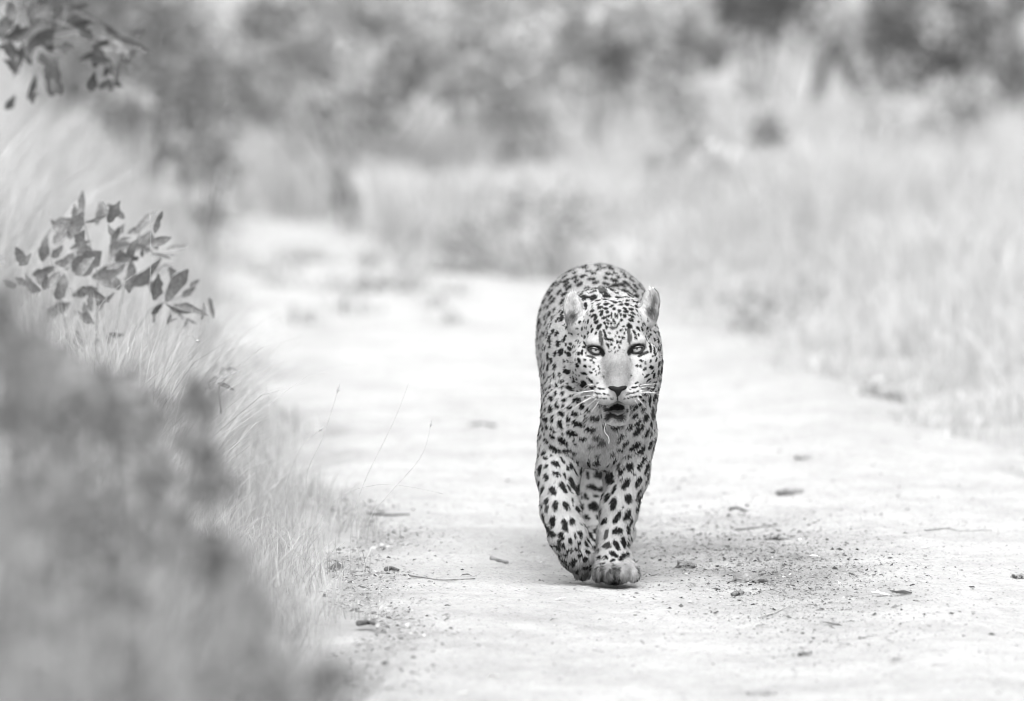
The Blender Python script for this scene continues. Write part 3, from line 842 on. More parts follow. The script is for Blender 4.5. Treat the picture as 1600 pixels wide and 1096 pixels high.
traced(830, 580, 12.17, [(175,60,60,24,88),(260,70,60,24,80),(320,130,34,12,88),(370,75,30,14,88),(380,160,30,14,88),(440,90,66,22,-75),(540,55,42,30,-50),(695,20,70,46),(595,185,60,34,-15),(825,155,60,60),
    (1010,250,70,70),(1130,320,70,30,10),(705,245,24,18),(485,265,50,28,-60),(605,300,38,30,-20),(760,335,75,38,-20),(375,275,46,22,85),(415,325,26,14,-60),(300,310,34,13,88),(210,240,50,18,88),(280,210,44,12,88),
    (255,370,44,22,85),(300,430,40,14,88),(345,395,14,14),(470,415,40,26,-40),(600,415,42,38),(770,460,45,26,20),(880,540,80,40,15),(1030,480,30,16,70),(390,505,56,42,-60),(500,540,26,22),(640,545,50,42),
    (250,540,42,16,85),(205,560,44,13,85),(490,650,56,42,80),(610,650,30,26),(370,705,70,42,-80),(740,685,48,42,-10),(970,655,56,54),(1095,735,50,38,-50),(225,630,50,16,-70),(290,605,24,14,80),(275,710,44,20,85),
    (160,660,60,12,88),(580,800,62,54),(710,805,20,18),(830,795,66,38,-35),(950,805,22,20,0,.05),(1045,885,58,36,-55),(1225,870,85,50,-10,.03),(215,820,66,20,88),(145,820,46,12,88),(285,905,52,32,-80),(400,895,66,42,-85),
    (710,905,48,46),(560,1010,90,48,-65),(890,990,110,48,-15),(695,1030,34,18,10),(180,980,34,15,88),(290,1045,52,30,-65),(1375,1030,44,30,90)])
traced(830, 660, 12.17, [(420,130,66,36,-45),(390,255,70,36,-45),(600,215,38,16,-30),(790,205,115,58,-20),(1130,115,95,48,5),(600,350,130,52,-35),(1005,290,90,32,18),(820,325,26,18),(850,410,42,22,-15),(300,345,50,28,-55),
    (245,325,32,12,80),(180,270,44,18,85,.08),(250,215,34,10,88),(440,495,110,44,-28),(680,535,85,36,5),(820,590,50,36,45,.04),(245,565,50,36,-60),(270,670,42,38),(385,625,28,22),(180,480,42,14,80),(145,615,46,20,85),
    (465,775,100,42,-25),(595,715,70,26,-60),(740,660,110,18,-35,.05),(690,870,58,24,-70),(760,830,70,38,-55),(290,825,34,32),(165,880,90,36,88),(480,970,90,30,-20),(290,1030,66,44,-60),(635,1010,60,20,-70),(840,940,60,14,-70),
    (880,760,60,22,-75),(940,930,80,24,85),(1090,770,80,34,88),(1240,765,70,62),(1080,1000,70,28,-80),(1240,270,70,55,0,.05),(1260,620,60,36,0,.05),(1150,440,70,30,20,.08),(1340,380,70,60,0,.06)])
traced(930, 650, 12.17, [(625,240,52,22,15),(810,280,130,46,43),(990,300,110,32,65),(490,370,90,38,15),(430,470,40,28,30),(570,520,80,34,40),(765,570,130,50,37),(480,635,70,28,-12),(870,650,115,50,40),(560,750,30,24),
    (650,755,40,28,20),(1050,530,86,30,65),(1065,300,120,14,80),(1110,600,90,16,78),(1100,715,80,32,75),(935,810,80,32,55),(850,940,70,38,60),(990,960,130,32,75),(660,955,76,76),(500,1020,95,38,60),(395,830,70,28,55),
    (440,930,62,26,60),(245,930,30,20,45),(900,375,24,16),(1125,240,60,12,88),(680,165,30,20),(330,720,50,40,0,.05)])
traced(900, 730, 12.17, [(460,135,110,85),(640,190,125,70,88),(310,375,95,55,-20),(475,415,60,44,10),(375,545,65,24),(190,565,60,38,-55),(230,150,70,24,-75),(105,550,70,14,88),(335,745,90,86),(590,570,90,38,62),(725,425,85,32,62),
    (715,255,60,22,60),(870,195,40,20,50),(950,310,110,56,55),(1185,270,100,48,62),(1110,115,30,26),(1190,20,40,26),(1330,60,90,30,75),(1360,200,110,18,75),(990,590,85,66,80),(1180,510,130,30,65),(1200,660,150,28,72),
    (715,680,120,60,70),(895,760,30,26,0,.05),(470,830,70,14,88),(205,950,65,46,-50),(415,965,55,32,-60),(780,950,120,52,60),(980,900,140,56,62),(540,1020,75,40,55),(1045,1040,90,30,72)])
traced(830, 740, 12.17, [(450,155,18,14),(215,300,80,28,75),(410,320,85,60,-30),(600,250,110,48,-60),(770,180,130,48,-70),(715,280,80,24,-60),(880,280,100,34,78),(295,510,60,40,70),(300,650,90,30,88,.05),(460,600,105,46,88),
    (660,595,85,50,-70),(780,520,70,18,-85),(880,670,75,36,-60),(205,610,70,12,88),(225,830,80,24,-80),(410,905,95,60,80),(640,960,120,50,-72),(775,905,75,50,-75),(930,940,16,14),(145,190,50,12,85)])
traced(840, 820, 9.41, [(165,80,90,44,-55),(120,145,40,22,-45),(350,155,52,46,-30),(405,30,46,44,-40),(545,155,38,20,80),(625,125,52,32,-70),(480,230,46,32,80),(340,275,90,36,-55),(290,330,60,34,-50),(610,270,36,26,70),
    (205,305,34,22,-30),(475,372,50,28,8),(590,355,40,22,-20),(405,435,34,28,10),(320,440,28,20),(620,440,40,36),(715,275,40,20,-70),(730,390,50,28,-40),(545,515,44,30,-30),(700,500,50,40,60),(505,570,46,34,-25),
    (380,520,70,20,-30),(430,600,26,20),(705,620,40,30),(780,620,60,24,90),(580,690,34,24,-50),(740,220,60,14,-55),(1010,130,70,28,75,.06),(1180,85,80,50,15),(1330,60,70,36,85),(1260,250,80,38,-80),(1160,290,72,38,-65),
    (1020,300,75,38,25,.03),(1330,260,58,18,88),(900,365,34,18,80,.04),(905,480,38,24),(1010,472,38,26),(1120,430,65,34,-25),(1245,465,60,36,50),(1320,425,36,22,85),(1105,520,36,18,10),(860,95,44,32),(780,150,44,28,-40),
    (830,225,34,20,-25),(960,575,50,16,10,.05),(1110,590,22,20,0,.04),(870,640,30,10,65,.04),(920,670,30,10,75,.04),(1120,680,28,10,60,.05),(1210,660,30,12,80,.05),(1465,650,40,10,-70,.05)])
n_traced = len(spots)

# scattered spots and rosettes over the rest of the coat
view = unit(np.array(CAMP)[None] - BV)
facing = (BN * view).sum(1)
vpx = (BV[:, 0] + O[0]) * FPX / (BV[:, 1] + 20.2) + 800
vpy = 548 - FPX * np.tan(np.arctan2(BV[:, 2] + O[2] - CAM_H, BV[:, 1] + 20.2) + PITCH)
inhead = (BV[:, 1] < .08) & (vpx > 882) & (BV[:, 2] > .38) & ((vpy < 612) | (BV[:, 1] < -.09)) & (vpy < 670)
inear = np.zeros(len(BV), bool)
for c, roll, sg in EARS:
    inear |= (((BV - c - np.array((0, 0, .004))) / np.array((.034, .032, .048))) ** 2).sum(1) < 1
def coat_spots():
    order = rng.permutation(len(BV))[:26000]
    C, Rd = [np.array(spots)[:, :3].copy()], [np.full(n_traced, .008)]
    C = list(C[0]); Rd = list(Rd[0])
    CA = np.zeros((6000, 3)); RA = np.zeros(6000); m = len(C)
    CA[:m] = C; RA[:m] = Rd
    for j in order:
        p, n = BV[j], BN[j]
        if inear[j]: continue
        if inhead[j] and facing[j] > -.1:
            if p[1] < -.02 and ((abs(vpx[j] - 964) < 27 and vpy[j] > 500) or (vpy[j] > 588 and abs(vpx[j] - 964) < 46) or vpy[j] > 612 or (abs(vpy[j] - 546) < 17 and abs(abs(vpx[j] - 963) - 32) < 20)): continue
        if facing[j] > .30 and p[1] < .33 and vpy[j] > 575 and not inhead[j]: continue
        if p[2] < .012: continue
        ros = .45 < p[1] < 1.12 and .30 < p[2] < .60 and facing[j] < .1
        if p[1] > 1.2: sp, rad = .034, .011
        elif inhead[j]: sp, rad = .0125, .0036
        elif ros: sp, rad = .032, .0
        elif p[2] < .15: sp, rad = .026, .007
        elif p[2] > .3: sp, rad = .0215, .0090
        elif p[1] < .33: sp, rad = .027, .0085
        else: sp, rad = .034, .010
        d2 = ((CA[:m] - p) ** 2).sum(1)
        if (d2 < (sp * .5 + RA[:m]) ** 2).any(): continue
        CA[m] = p; RA[m] = sp * .5; m += 1
        t1 = unit(np.cross(n, (0, 1., .2)) + 1e-6); t2 = np.cross(n, t1)      # t2 runs along the hair
        if ros:
            k = rng.integers(3, 5); a0 = rng.uniform(0, 6.28)
            top = p[2] > .62
            for i in range(k):
                a = a0 + i * 6.28 / (k + .6) + rng.normal(0, .2)
                rr = rng.uniform(.0085, .0105)
                c = p + t1 * math.cos(a) * rr + t2 * math.sin(a) * rr * 1.25
                sa, sb_ = rng.uniform(.0045, .007), rng.uniform(.006, .009)
                add_spot(c, n, t1, t2, np.diag((1 / sa ** 2, 1 / sb_ ** 2)), .014)
            add_spot(p, n, t1, t2, np.diag((1 / .010 ** 2, 1 / .013 ** 2)), .16)
        else:
            f = rng.uniform(.75, 1.25)
            add_spot(p, n, t1, t2, np.diag((1 / (rad * f) ** 2, 1 / (rad * 1.1 * f) ** 2)), .009)
coat_spots()
SP = np.array(spots)
kd = kdtree.KDTree(len(SP))
for i, s in enumerate(SP): kd.insert(s[:3], i)
kd.balance()
NEAR = 7
near = np.zeros((len(BV), NEAR), np.int32)
for i, v in enumerate(BV.tolist()):
    r = kd.find_n(v, NEAR)
    near[i] = [q[1] for q in r]

sp_ph = rng.uniform(0, 6.28, (len(SP), 3))
def base_tone(P, N):
    px = (P[:, 0] + O[0]) * FPX / (P[:, 1] + 20.2) + 800
    py = 548 - FPX * np.tan(np.arctan2(P[:, 2] + O[2] - CAM_H, P[:, 1] + 20.2) + PITCH)
    t = np.full(len(P), .41)
    t += .05 * fbm(P[:, 0], P[:, 1], P[:, 2], 18, 3, 4)
    t -= .15 * np.clip((P[:, 2] - .55) / .1, 0, 1) * (P[:, 1] > .15)            # darker saddle
    t += .16 * np.clip((-N[:, 2] - .2) / .5, 0, 1) * (P[:, 1] > .1)               # pale belly
    hd = (P[:, 1] < .05) & (px > 885) & (P[:, 2] > .38) & ((py < 612) | (P[:, 1] < -.09)) & (py < 670)
    def blob(cx, cy, rx, ry, val, soft=.5):
        nonlocal t
        d = np.sqrt(((px - cx) / rx) ** 2 + ((py - cy) / ry) ** 2)
        w = np.clip((1 + soft - d) / (2 * soft), 0, 1) * hd * (P[:, 1] < -.02)
        t = t * (1 - w) + val * w
    t = np.where(hd, .40, t)
    blob(961, 506, 48, 30, .31, .5)
    blob(964, 577, 22, 24, .19, .5); blob(966, 598, 18, 8, .22)                       # bridge of the nose
    blob(962, 556, 16, 10, .26)
    blob(922, 536, 13, 3, .38, .5); blob(1004, 533, 13, 3, .38, .5)               # pale brow patches
    blob(928, 560, 12, 2.5, .52, .5); blob(998, 559, 12, 2.5, .52, .5)                # pale under the eyes
    blob(948, 620, 17, 12, .43); blob(984, 619, 17, 12, .43)                      # whisker pads
    blob(964, 659, 22, 6, .48)                                                   # chin
    # soiled chest, with the shade below the head painted into the grey as well
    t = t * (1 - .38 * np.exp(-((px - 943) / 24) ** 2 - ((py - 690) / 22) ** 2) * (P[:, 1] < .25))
    # mud caked on the paws
    mud = np.clip(.5 + 1.1 * fbm(P[:, 0], P[:, 1], P[:, 2], 130, 3, 9), 0, 1)
    wl_ = np.clip((px - 930) / -8, 0, 1) * np.clip((.085 - P[:, 2]) / .05, 0, 1) * (P[:, 1] < .3)
    wr_ = np.clip((px - 924) / 8, 0, 1) * np.clip((.052 - P[:, 2]) / .015, 0, 1) * (P[:, 1] < .3) * np.clip((998 - px) / 30, .25, 1)
    t = t * (1 - wl_ * (.5 + .35 * mud)) * (1 - wr_ * (.52 + .42 * mud))
    return t, px, py, hd

def coat(P, N, cand):
    """grey of the coat at points P with candidate spots cand"""
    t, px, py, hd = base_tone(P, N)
    dark = np.zeros(len(P)); tone = np.full(len(P), .012)
    for k in range(cand.shape[1]):
        s = SP[cand[:, k]]; ph = sp_ph[cand[:, k]]
        d = P - s[:, :3]
        u = (d * s[:, 6:9]).sum(1); v = (d * s[:, 9:12]).sum(1); w = (d * s[:, 3:6]).sum(1)
        rho = np.sqrt(np.maximum(s[:, 12] * u * u + 2 * s[:, 13] * u * v + s[:, 14] * v * v, 0))
        th = np.arctan2(v, u)
        lim = 1.06 + .10 * np.sin(2 * th + ph[:, 0]) + .08 * np.sin(3 * th + ph[:, 1]) + .06 * np.sin(5 * th + ph[:, 2])
        f = np.clip((lim - rho) / .22 + .5, 0, 1) * (np.abs(w) < .035) * ((N * s[:, 3:6]).sum(1) > .1)
        f = f * np.where(s[:, 15] > .12, .7, 1.0)
        better = f > dark
        tone = np.where(better, s[:, 15], tone); dark = np.maximum(dark, f)
    t = t * (1 - dark) + tone * dark
    # mouth lining, eye rims, ear hollows
    m = (((P - MOUTH[0]) / (MOUTH[1] * 1.12)) ** 2).sum(1) < 1.0
    t = np.where(m, .012, t)
    for ex, ey in ((931, 547.5), (995, 545.5)):
        sgn = 1 if ex < 960 else -1
        d = np.sqrt(((px - ex) / 15) ** 2 + ((py - ey + sgn * (px - ex) * -.15) / 9) ** 2)
        tear = np.sqrt(((px - ex - sgn * 12) / 4) ** 2 + ((py - ey - 6) / 5) ** 2)
        w = np.clip((1.1 - np.minimum(d, tear)) / .25, 0, 1) * hd * (P[:, 1] < -.04)
        t = t * (1 - w) + .014 * w
    for c, roll, sg in EARS:
        q = P - c
        e = ((q / np.array((.032, .03, .055))) ** 2).sum(1) < 1
        front = N[:, 1] < -.1
        t = np.where(e & front, .50, t)
        hollow = np.exp(-(((q[:, 0] - sg * .006) / .013) ** 2 + ((q[:, 2] + .020) / .017) ** 2) ** 1.5)
        if sg > 0: hollow = np.maximum(hollow, .85 * np.exp(-(((q[:, 0] - .010 - .1 * q[:, 2]) / .009) ** 2 + ((q[:, 2]) / .028) ** 2) ** 1.5))
        t = np.where(e & front, t * (1 - .93 * hollow), t)
        t = np.where(e & (N[:, 1] > .75) & (q[:, 2] > -.02) & (q[:, 2] < .025), .05, t)                # black backs of the ears
    return np.clip(t, .008, .8)

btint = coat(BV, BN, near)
M['coat'] = mat_tint('leopard_coat', .85, .05)
M['fur'] = mat_tint('leopard_fur', .75, .08)
leopard = empty('leopard', O)
tag(leopard, 'spotted leopard walking down the sandy track straight toward the viewer, mouth slightly open', 'leopard')
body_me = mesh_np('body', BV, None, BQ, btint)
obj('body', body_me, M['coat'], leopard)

# ---- fur
tri = np.concatenate([BQ[:, [0, 1, 2]], BQ[:, [0, 2, 3]]])
ar = np.linalg.norm(np.cross(BV[tri[:, 1]] - BV[tri[:, 0]], BV[tri[:, 2]] - BV[tri[:, 0]]), axis=1) / 2
cen = BV[tri].mean(1)
hz = inhead[tri[:, 0]]
inm = ((((cen - MOUTH[0]) / (MOUTH[1] * 1.15)) ** 2).sum(1) < 1)
eyez = np.zeros(len(cen), bool)
tpx, tpy = vpx[tri[:, 0]], vpy[tri[:, 0]]
for ex, ey in ((931, 547.5), (995, 545.5)):
    eyez |= (((tpx - ex) / 12.5) ** 2 + ((tpy - ey) / 7.5) ** 2 < 1) & (cen[:, 1] < -.05)
nosez = (((tpx - 965) / 15) ** 2 + ((tpy - 609) / 8) ** 2 < 1) & (cen[:, 1] < -.16)
dens = np.where(hz, 2.2, 1.0) * np.where(cen[:, 1] > .5, .55, 1.0) * ~inm * ~eyez * ~nosez
wgt = ar * dens
NH = 260000
fi = np.searchsorted(np.cumsum(wgt) / wgt.sum(), rng.uniform(0, 1, NH))
fi = np.minimum(fi, len(tri) - 1)
r1, r2 = np.sqrt(rng.uniform(0, 1, NH)), rng.uniform(0, 1, NH)
bc = np.stack([1 - r1, r1 * (1 - r2), r1 * r2], 1)
T3 = tri[fi]
FP = (BV[T3] * bc[..., None]).sum(1)
FN = unit((BN[T3] * bc[..., None]).sum(1))
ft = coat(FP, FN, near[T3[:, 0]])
fh = inhead[T3[:, 0]]; fe = inear[T3[:, 0]]
nose_tip = L(965, 600, -.20)
flow = np.tile(np.array((0, 1., -.45)), (NH, 1))
chest = (FP[:, 1] < .25) & (FP[:, 2] < .52)
flow[chest] = np.stack([np.sign(FP[chest, 0]) * .25, np.full(chest.sum(), .35), np.full(chest.sum(), -1.)], 1)
legz = FP[:, 2] < .30
flow[legz] = (0, .25, -1)
hv = unit(FP - nose_tip); hv[:, 1] += .35
flow = np.where(fh[:, None], hv, flow)
ev = np.stack([np.sign(FP[:, 0] - .03) * -.2, np.full(NH, -.5), np.full(NH, .9)], 1)
flow = np.where(fe[:, None], ev, flow)
flow = flow + rng.normal(0, .16, (NH, 3))
flow = unit(flow - (flow * FN).sum(1)[:, None] * FN)
ln = np.where(fh, .0032, .0078)
py_ = vpy[T3[:, 0]]
ln = np.where(fh & (FP[:, 1] > -.10) & (py_ > 560) & (FP[:, 1] > -.06), .007, ln)
ln = np.where(FP[:, 2] < .06, .0085, ln)
ln = np.where(fe, np.where(FN[:, 1] < -.2, .012, .006), ln)
ln = np.where((FP[:, 1] > .1) & (FN[:, 2] < -.4) & (FP[:, 2] > .2), .018, ln)
ln = np.where((np.abs(FP[:, 0] - .01) < .05) & (FP[:, 1] < .2) & (FP[:, 2] < .42) & (FP[:, 2] > .24), .011, ln)
brd = (np.hypot((vpx[T3[:, 0]] - 965) / .8, vpy[T3[:, 0]] - 580) < 34) & fh & (FP[:, 1] < -.08)
ln = np.where(brd, .0042, ln)
ln = ln * rng.uniform(.6, 1.3, NH) * np.where(rng.uniform(0, 1, NH) < .05, 1.6, 1.0)
lift = rng.uniform(.18, .42, NH)[:, None]
lift = np.where(fe[:, None], lift * .7, lift)
p0 = FP - FN * .001
p1 = FP + (flow * .55 + FN * lift * .7) * ln[:, None]
p2 = FP + (flow * 1.0 + FN * lift * .75) * ln[:, None]
side = unit(np.cross(flow, FN))
tw = rng.uniform(-.9, .9, NH)[:, None]
side = unit(side * np.cos(tw) + FN * np.sin(tw))
wd = (np.where(fh & ~fe, .0010, .0015) * rng.uniform(.7, 1.2, NH))[:, None]
FV = np.stack([p0 - side * wd * .5, p0 + side * wd * .5, p1 - side * wd * .45, p1 + side * wd * .45, p2], 1)
i5 = np.arange(NH)[:, None] * 5
fq = i5 + np.array([[0, 1, 3, 2]]); ftri = i5 + np.array([[2, 3, 4]])
# make every strand face outwards
gn = np.cross(p1 - p0, side)
flip = (gn * FN).sum(1) > 0
fq[flip] = fq[flip][:, ::-1]; ftri[flip] = ftri[flip][:, ::-1]
jit = np.where(brd | fe, rng.uniform(.65, 1.25, NH), rng.uniform(.78, 1.18, NH)) * (1 + .22 * fbm(FP[:, 0], FP[:, 1], FP[:, 2] * .6, 210, 2, 11))
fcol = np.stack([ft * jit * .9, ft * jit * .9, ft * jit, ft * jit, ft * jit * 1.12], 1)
nrm = unit(FN + side * rng.normal(0, .24, NH)[:, None])
fn5 = np.repeat(nrm[:, None], 5, 1)
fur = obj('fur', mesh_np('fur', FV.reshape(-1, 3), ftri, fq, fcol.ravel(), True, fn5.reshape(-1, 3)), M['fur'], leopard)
fur['kind'] = 'stuff'

# ---- eyes, nose, mouth, whiskers, saliva
def uv_ball(name, r, seg=28, rings=16):
    th = np.linspace(0, np.pi, rings + 1)[1:-1]; ph = np.linspace(0, 2 * np.pi, seg, endpoint=False)
    V = [np.stack([np.sin(t) * np.cos(ph), -np.full(seg, math.cos(t)), np.sin(t) * np.sin(ph)], 1) for t in th]
    V = np.concatenate(V + [np.array([[0, -1, 0], [0, 1, 0]])]) * np.asarray(r)
    n = rings - 1
    i = np.arange(n * seg).reshape(n, seg); j = np.roll(i, -1, 1)
    q = np.stack([i[:-1], i[1:], j[1:], j[:-1]], -1).reshape(-1, 4)
    a, b = n * seg, n * seg + 1
    t = np.concatenate([np.stack([np.full(seg, a), i[0], j[0]], -1), np.stack([i[-1], np.full(seg, b), j[-1]], -1)])
    return V, t, q
# iris tints sit on the ball itself: pupil, iris, dark rim
m, nt, b = base_mat('leopard_eye')
a = nt.nodes.new('ShaderNodeAttribute'); a.attribute_name = 'tint'
nt.links.new(a.outputs['Fac'], b.inputs['Base Color'])
b.inputs['Roughness'].default_value = .12; b.inputs['Coat Weight'].default_value = .6
M['eye'] = m
M['lid'] = mat_plain('eyelid_skin', .012, .45, .4)
M['nose'] = mat_plain('nose_leather', .013, .6, .12, .5, 300)
M['nostril'] = mat_plain('nostril', .006, .7, .1)
M['tongue'] = mat_plain('tongue', .09, .35, .5, .25, 200)
M['whisker'] = mat_plain('whisker', .85, .4, .4)
M['saliva'] = mat_plain('saliva', .6, .15, .6)
m_, nt_, b_ = base_mat('saliva_clear')
def surf_y(p, off):
    dr = (Vector(p) - CAMP).normalized()
    h, n, _, _ = bvh.ray_cast(CAMP, dr)
    return (h.y if h is not None else -.2) + off
for ex, ey, dx in ((931, 547.5, 1), (995, 545.5, -1)):
    c = L(ex, ey, -.11); c = L(ex, ey, surf_y(c, .0165 - .0062))
    V, t, q = uv_ball('eye', .0165, 48, 40)
    look = unit(np.array((0.0, -1, .12)))
    cosang = (unit(V) * look).sum(1)
    ang = np.degrees(np.arccos(np.clip(cosang, -1, 1)))
    tint = np.where(ang < 10, .008, np.where(ang < 37, .30, .012))
    tint = np.where((ang > 31) & (ang < 37), .2, tint)
    tint = np.where(ang > 44, .05, tint)
    eye = obj('eye', mesh_np('eye', V, t, q, tint), M['eye'], leopard, c)
    # almond eyelid rims, upper and lower, slanting up away from the nose
    s = np.linspace(-1, 1, 15)
    for up in (1, -1):
        xx = s * .0160
        slant = -dx * xx * .22
        zz = slant + up * (.0044 if up > 0 else .0078) * (1 - s * s) ** .8
        yy = -np.sqrt(np.maximum(.0168 ** 2 - xx ** 2 - zz ** 2, 1e-6)) - .0006 - .0012 * s * s
        v, tt_, qq = tube(np.stack([xx, yy, zz], 1), .0026 * (1 - .5 * s ** 2) + .0008, None, 6) if False else tube(np.stack([xx, yy, zz], 1), .0017, .0017, 6)
        obj('eyelid', mesh_np('eyelid', v, tt_, qq), M['lid'], eye)

def W2(zx, zy, y): return L(880 + zx / 9.13, 550 + zy / 9.13, y)
outl = [(628,505),(660,485),(720,483),(780,497),(840,480),(890,478),(922,497),(900,525),(860,540),(830,575),(810,620),(785,645),(765,645),(740,585),(705,545),(650,530)]
ring = np.array([W2(x_, y_, -.2) for x_, y_ in outl])
cx_ = ring.mean(0)
rings = []
for f, off in ((1.0, .003), (.92, -.004), (.7, -.0075), (.35, -.009)):
    r_ = cx_ + (ring - cx_) * f
    r_[:, 1] = [surf_y(p, off) for p in r_]
    rings.append(r_)
nn_ = len(outl)
V = np.concatenate(rings + [rings[-1].mean(0)[None]])
i = np.arange(4 * nn_).reshape(4, nn_); j = np.roll(i, -1, 1)
q = np.stack([i[:-1], j[:-1], j[1:], i[1:]], -1).reshape(-1, 4)
t = np.stack([i[-1], j[-1], np.full(nn_, 4 * nn_)], -1)
nose = obj('nose', mesh_np('nose', V, t, q), M['nose'], leopard)
for zx, zy, sg in ((690, 527, 1), (868, 524, -1)):
    c = W2(zx, zy, -.2); c[1] = surf_y(c, -.006)
    V, t, q = uv_ball('nostril', (.0072, .004, .0030), 14, 8)
    a = R(30) * sg
    V = V @ np.array(((math.cos(a), 0, -math.sin(a)), (0, 1, 0), (math.sin(a), 0, math.cos(a))))
    obj('nostril', mesh_np('nostril', V, t, q), M['nostril'], nose, c)
c = L(965, 644.5, -.135)
V, t, q = uv_ball('tongue', (.0175, .040, .0058), 20, 12)
V[:, 2] -= .003 * np.exp(-(V[:, 0] / .004) ** 2)
obj('tongue', mesh_np('tongue', V, t, q), M['tongue'], leopard, c)

def whisker(pts, y0, dy, r=.00055):
    P = np.array([W2(x_, y_, y0) for x_, y_ in pts])
    P[0, 1] = surf_y(P[0], .002)
    P[1:, 1] = P[0, 1] + np.linspace(dy * .2, dy, len(P) - 1)
    tp = np.linspace(0, 1, len(P)); u = np.linspace(0, 1, 12)
    cs = [np.polyfit(tp, P[:, k], min(2, len(P) - 1)) for k in range(3)]
    P = np.stack([np.polyval(c_, u) for c_ in cs], 1)
    v, t, q = tube(P, r, r * .35, 5)
    obj('whisker', mesh_np('whisker', v, t, q), M['whisker'], leopard)
for w in ([(450,545),(300,565),(85,605)], [(450,495),(370,500),(210,660)], [(455,605),(300,690),(95,830)], [(465,625),(330,680),(180,775)], [(500,695),(440,790),(385,860)], [(450,555),(290,570),(130,640)],
          [(440,490),(360,480),(280,545)], [(470,600),(380,610),(240,640)], [(480,640),(420,700),(300,800)]):
    whisker(w, -.16, .02)
for w in ([(1085,545),(1200,560),(1400,625)], [(1085,490),(1250,470),(1410,480)], [(1080,590),(1130,630),(1175,700)], [(1060,640),(1120,720),(1180,800)], [(1085,560),(1250,575),(1380,570)], [(1020,670),(1060,740),(1090,800)],
          [(1090,520),(1200,500),(1330,530)], [(1050,650),(1100,690),(1140,740)]):
    whisker(w, -.16, .03)
# strand of saliva hanging from the lip
sal = [(600,1030),(590,1080)]
P = [W2(610, 1015, -.165), L(944.5, 668, -.163), L(944.8, 676, -.160), L(950, 681, -.158), L(952, 687, -.157), L(951, 693, -.157)]
P = np.array(P); P[:, 1] = -.165
tp = np.linspace(0, 1, len(P)); u = np.linspace(0, 1, 24)
Ps = np.stack([np.interp(u, tp, P[:, k]) for k in range(3)], 1)
for _ in range(3): Ps[1:-1] = (Ps[:-2] + 2 * Ps[1:-1] + Ps[2:]) / 4
v, t, q = tube(Ps, .0005, .0008, 7)
tag(obj('saliva_strand', mesh_np('saliva_strand', v, t, q), M['saliva'], leopard), 'pale strand of saliva hanging from the lower lip')
for zx, zy, r in ((585,925,.0022),(600,890,.0016),(975,1000,.0018),(985,760,.0012),(690,1060,.0018),(965,920,.0018),(570,880,.0015),(1000,880,.0012)):
    c = W2(zx, zy, -.16); c[1] = surf_y(c, -.002)
    V, t, q = uv_ball('saliva_drop', (r, r, r * 1.3), 10, 6)
    obj('saliva_drop', mesh_np('saliva_drop', V, t, q), M['saliva'], leopard, c)

# ------------------------------------------------------------------ litter on the road
def flecks(name, label, P, S, tone, flat=.35):
    n = len(P)
    az = rng.uniform(0, 6.28, n)
    d = np.stack([np.cos(az), np.sin(az), rng.normal(0, flat * .4, n)], 1)
    s = np.stack([-np.sin(az), np.cos(az), rng.normal(0, flat, n)], 1)
    w = (S * rng.uniform(.12, .45, n))[:, None]; S = S[:, None]
    up = np.array((0, 0, 1.)) * S * rng.uniform(.02, .25, n)[:, None]
    V = np.stack([P - d * S * .5, P + s * w + up, P + d * S * .5 + up * .5, P - s * w + up * .3], 1)
    i = np.arange(n)[:, None] * 4
    t = np.concatenate([i + np.array([[0, 1, 2]]), i + np.array([[0, 2, 3]])])
    return tag(obj(name, mesh_np(name, V.reshape(-1, 3), t, None, np.repeat(tone, 4), False), M['litter']), label, 'litter', None, 'stuff')

def road_z(x, y):
    x, y = np.asarray(x, float), np.asarray(y, float)
    return relief(x, y) + .004 + 0.018 * np.exp(-((x - 0.95) / .16) ** 2) - 0.012 * np.exp(-((x - 0.2) / .35) ** 2)

n = 9000
x = rng.uniform(-.4, 1.6, n); y = rng.uniform(16.5, 27, n)
k = (x > road_left(y)) & (x < road_right(y)); x, y = x[k], y[k]
flecks('leaf_litter', 'fine dark crumbs and bits of leaf scattered over the sand', np.stack([x, y, road_z(x, y) + .001], 1), rng.gamma(1.6, .0022, len(x)) + .002, np.clip(rng.normal(.28, .12, len(x)), .05, .6))
n = 2600
n = 11000
x = .62 + rng.normal(0, .17, n) + 0; y = 20.7 + rng.normal(0, 1.0, n)
x = x - (y - 20.7) * .05
flecks('leaf_litter', 'patch of broken leaves and dung crumbs right of the leopard', np.stack([x, y, road_z(x, y) + .001], 1), rng.gamma(1.5, .0024, n) + .0018, np.clip(rng.normal(.18, .12, n), .03, .7))
n = 6000
y = rng.uniform(17.2, 22.5, n); x = road_left(y) + np.abs(rng.normal(0, .09, n)) - .06
flecks('leaf_litter', 'crumbled litter along the left edge of the track', np.stack([x, y, road_z(x, y) + .001], 1), rng.gamma(1.7, .003, n) + .002, np.clip(rng.normal(.24, .12, n), .04, .7))

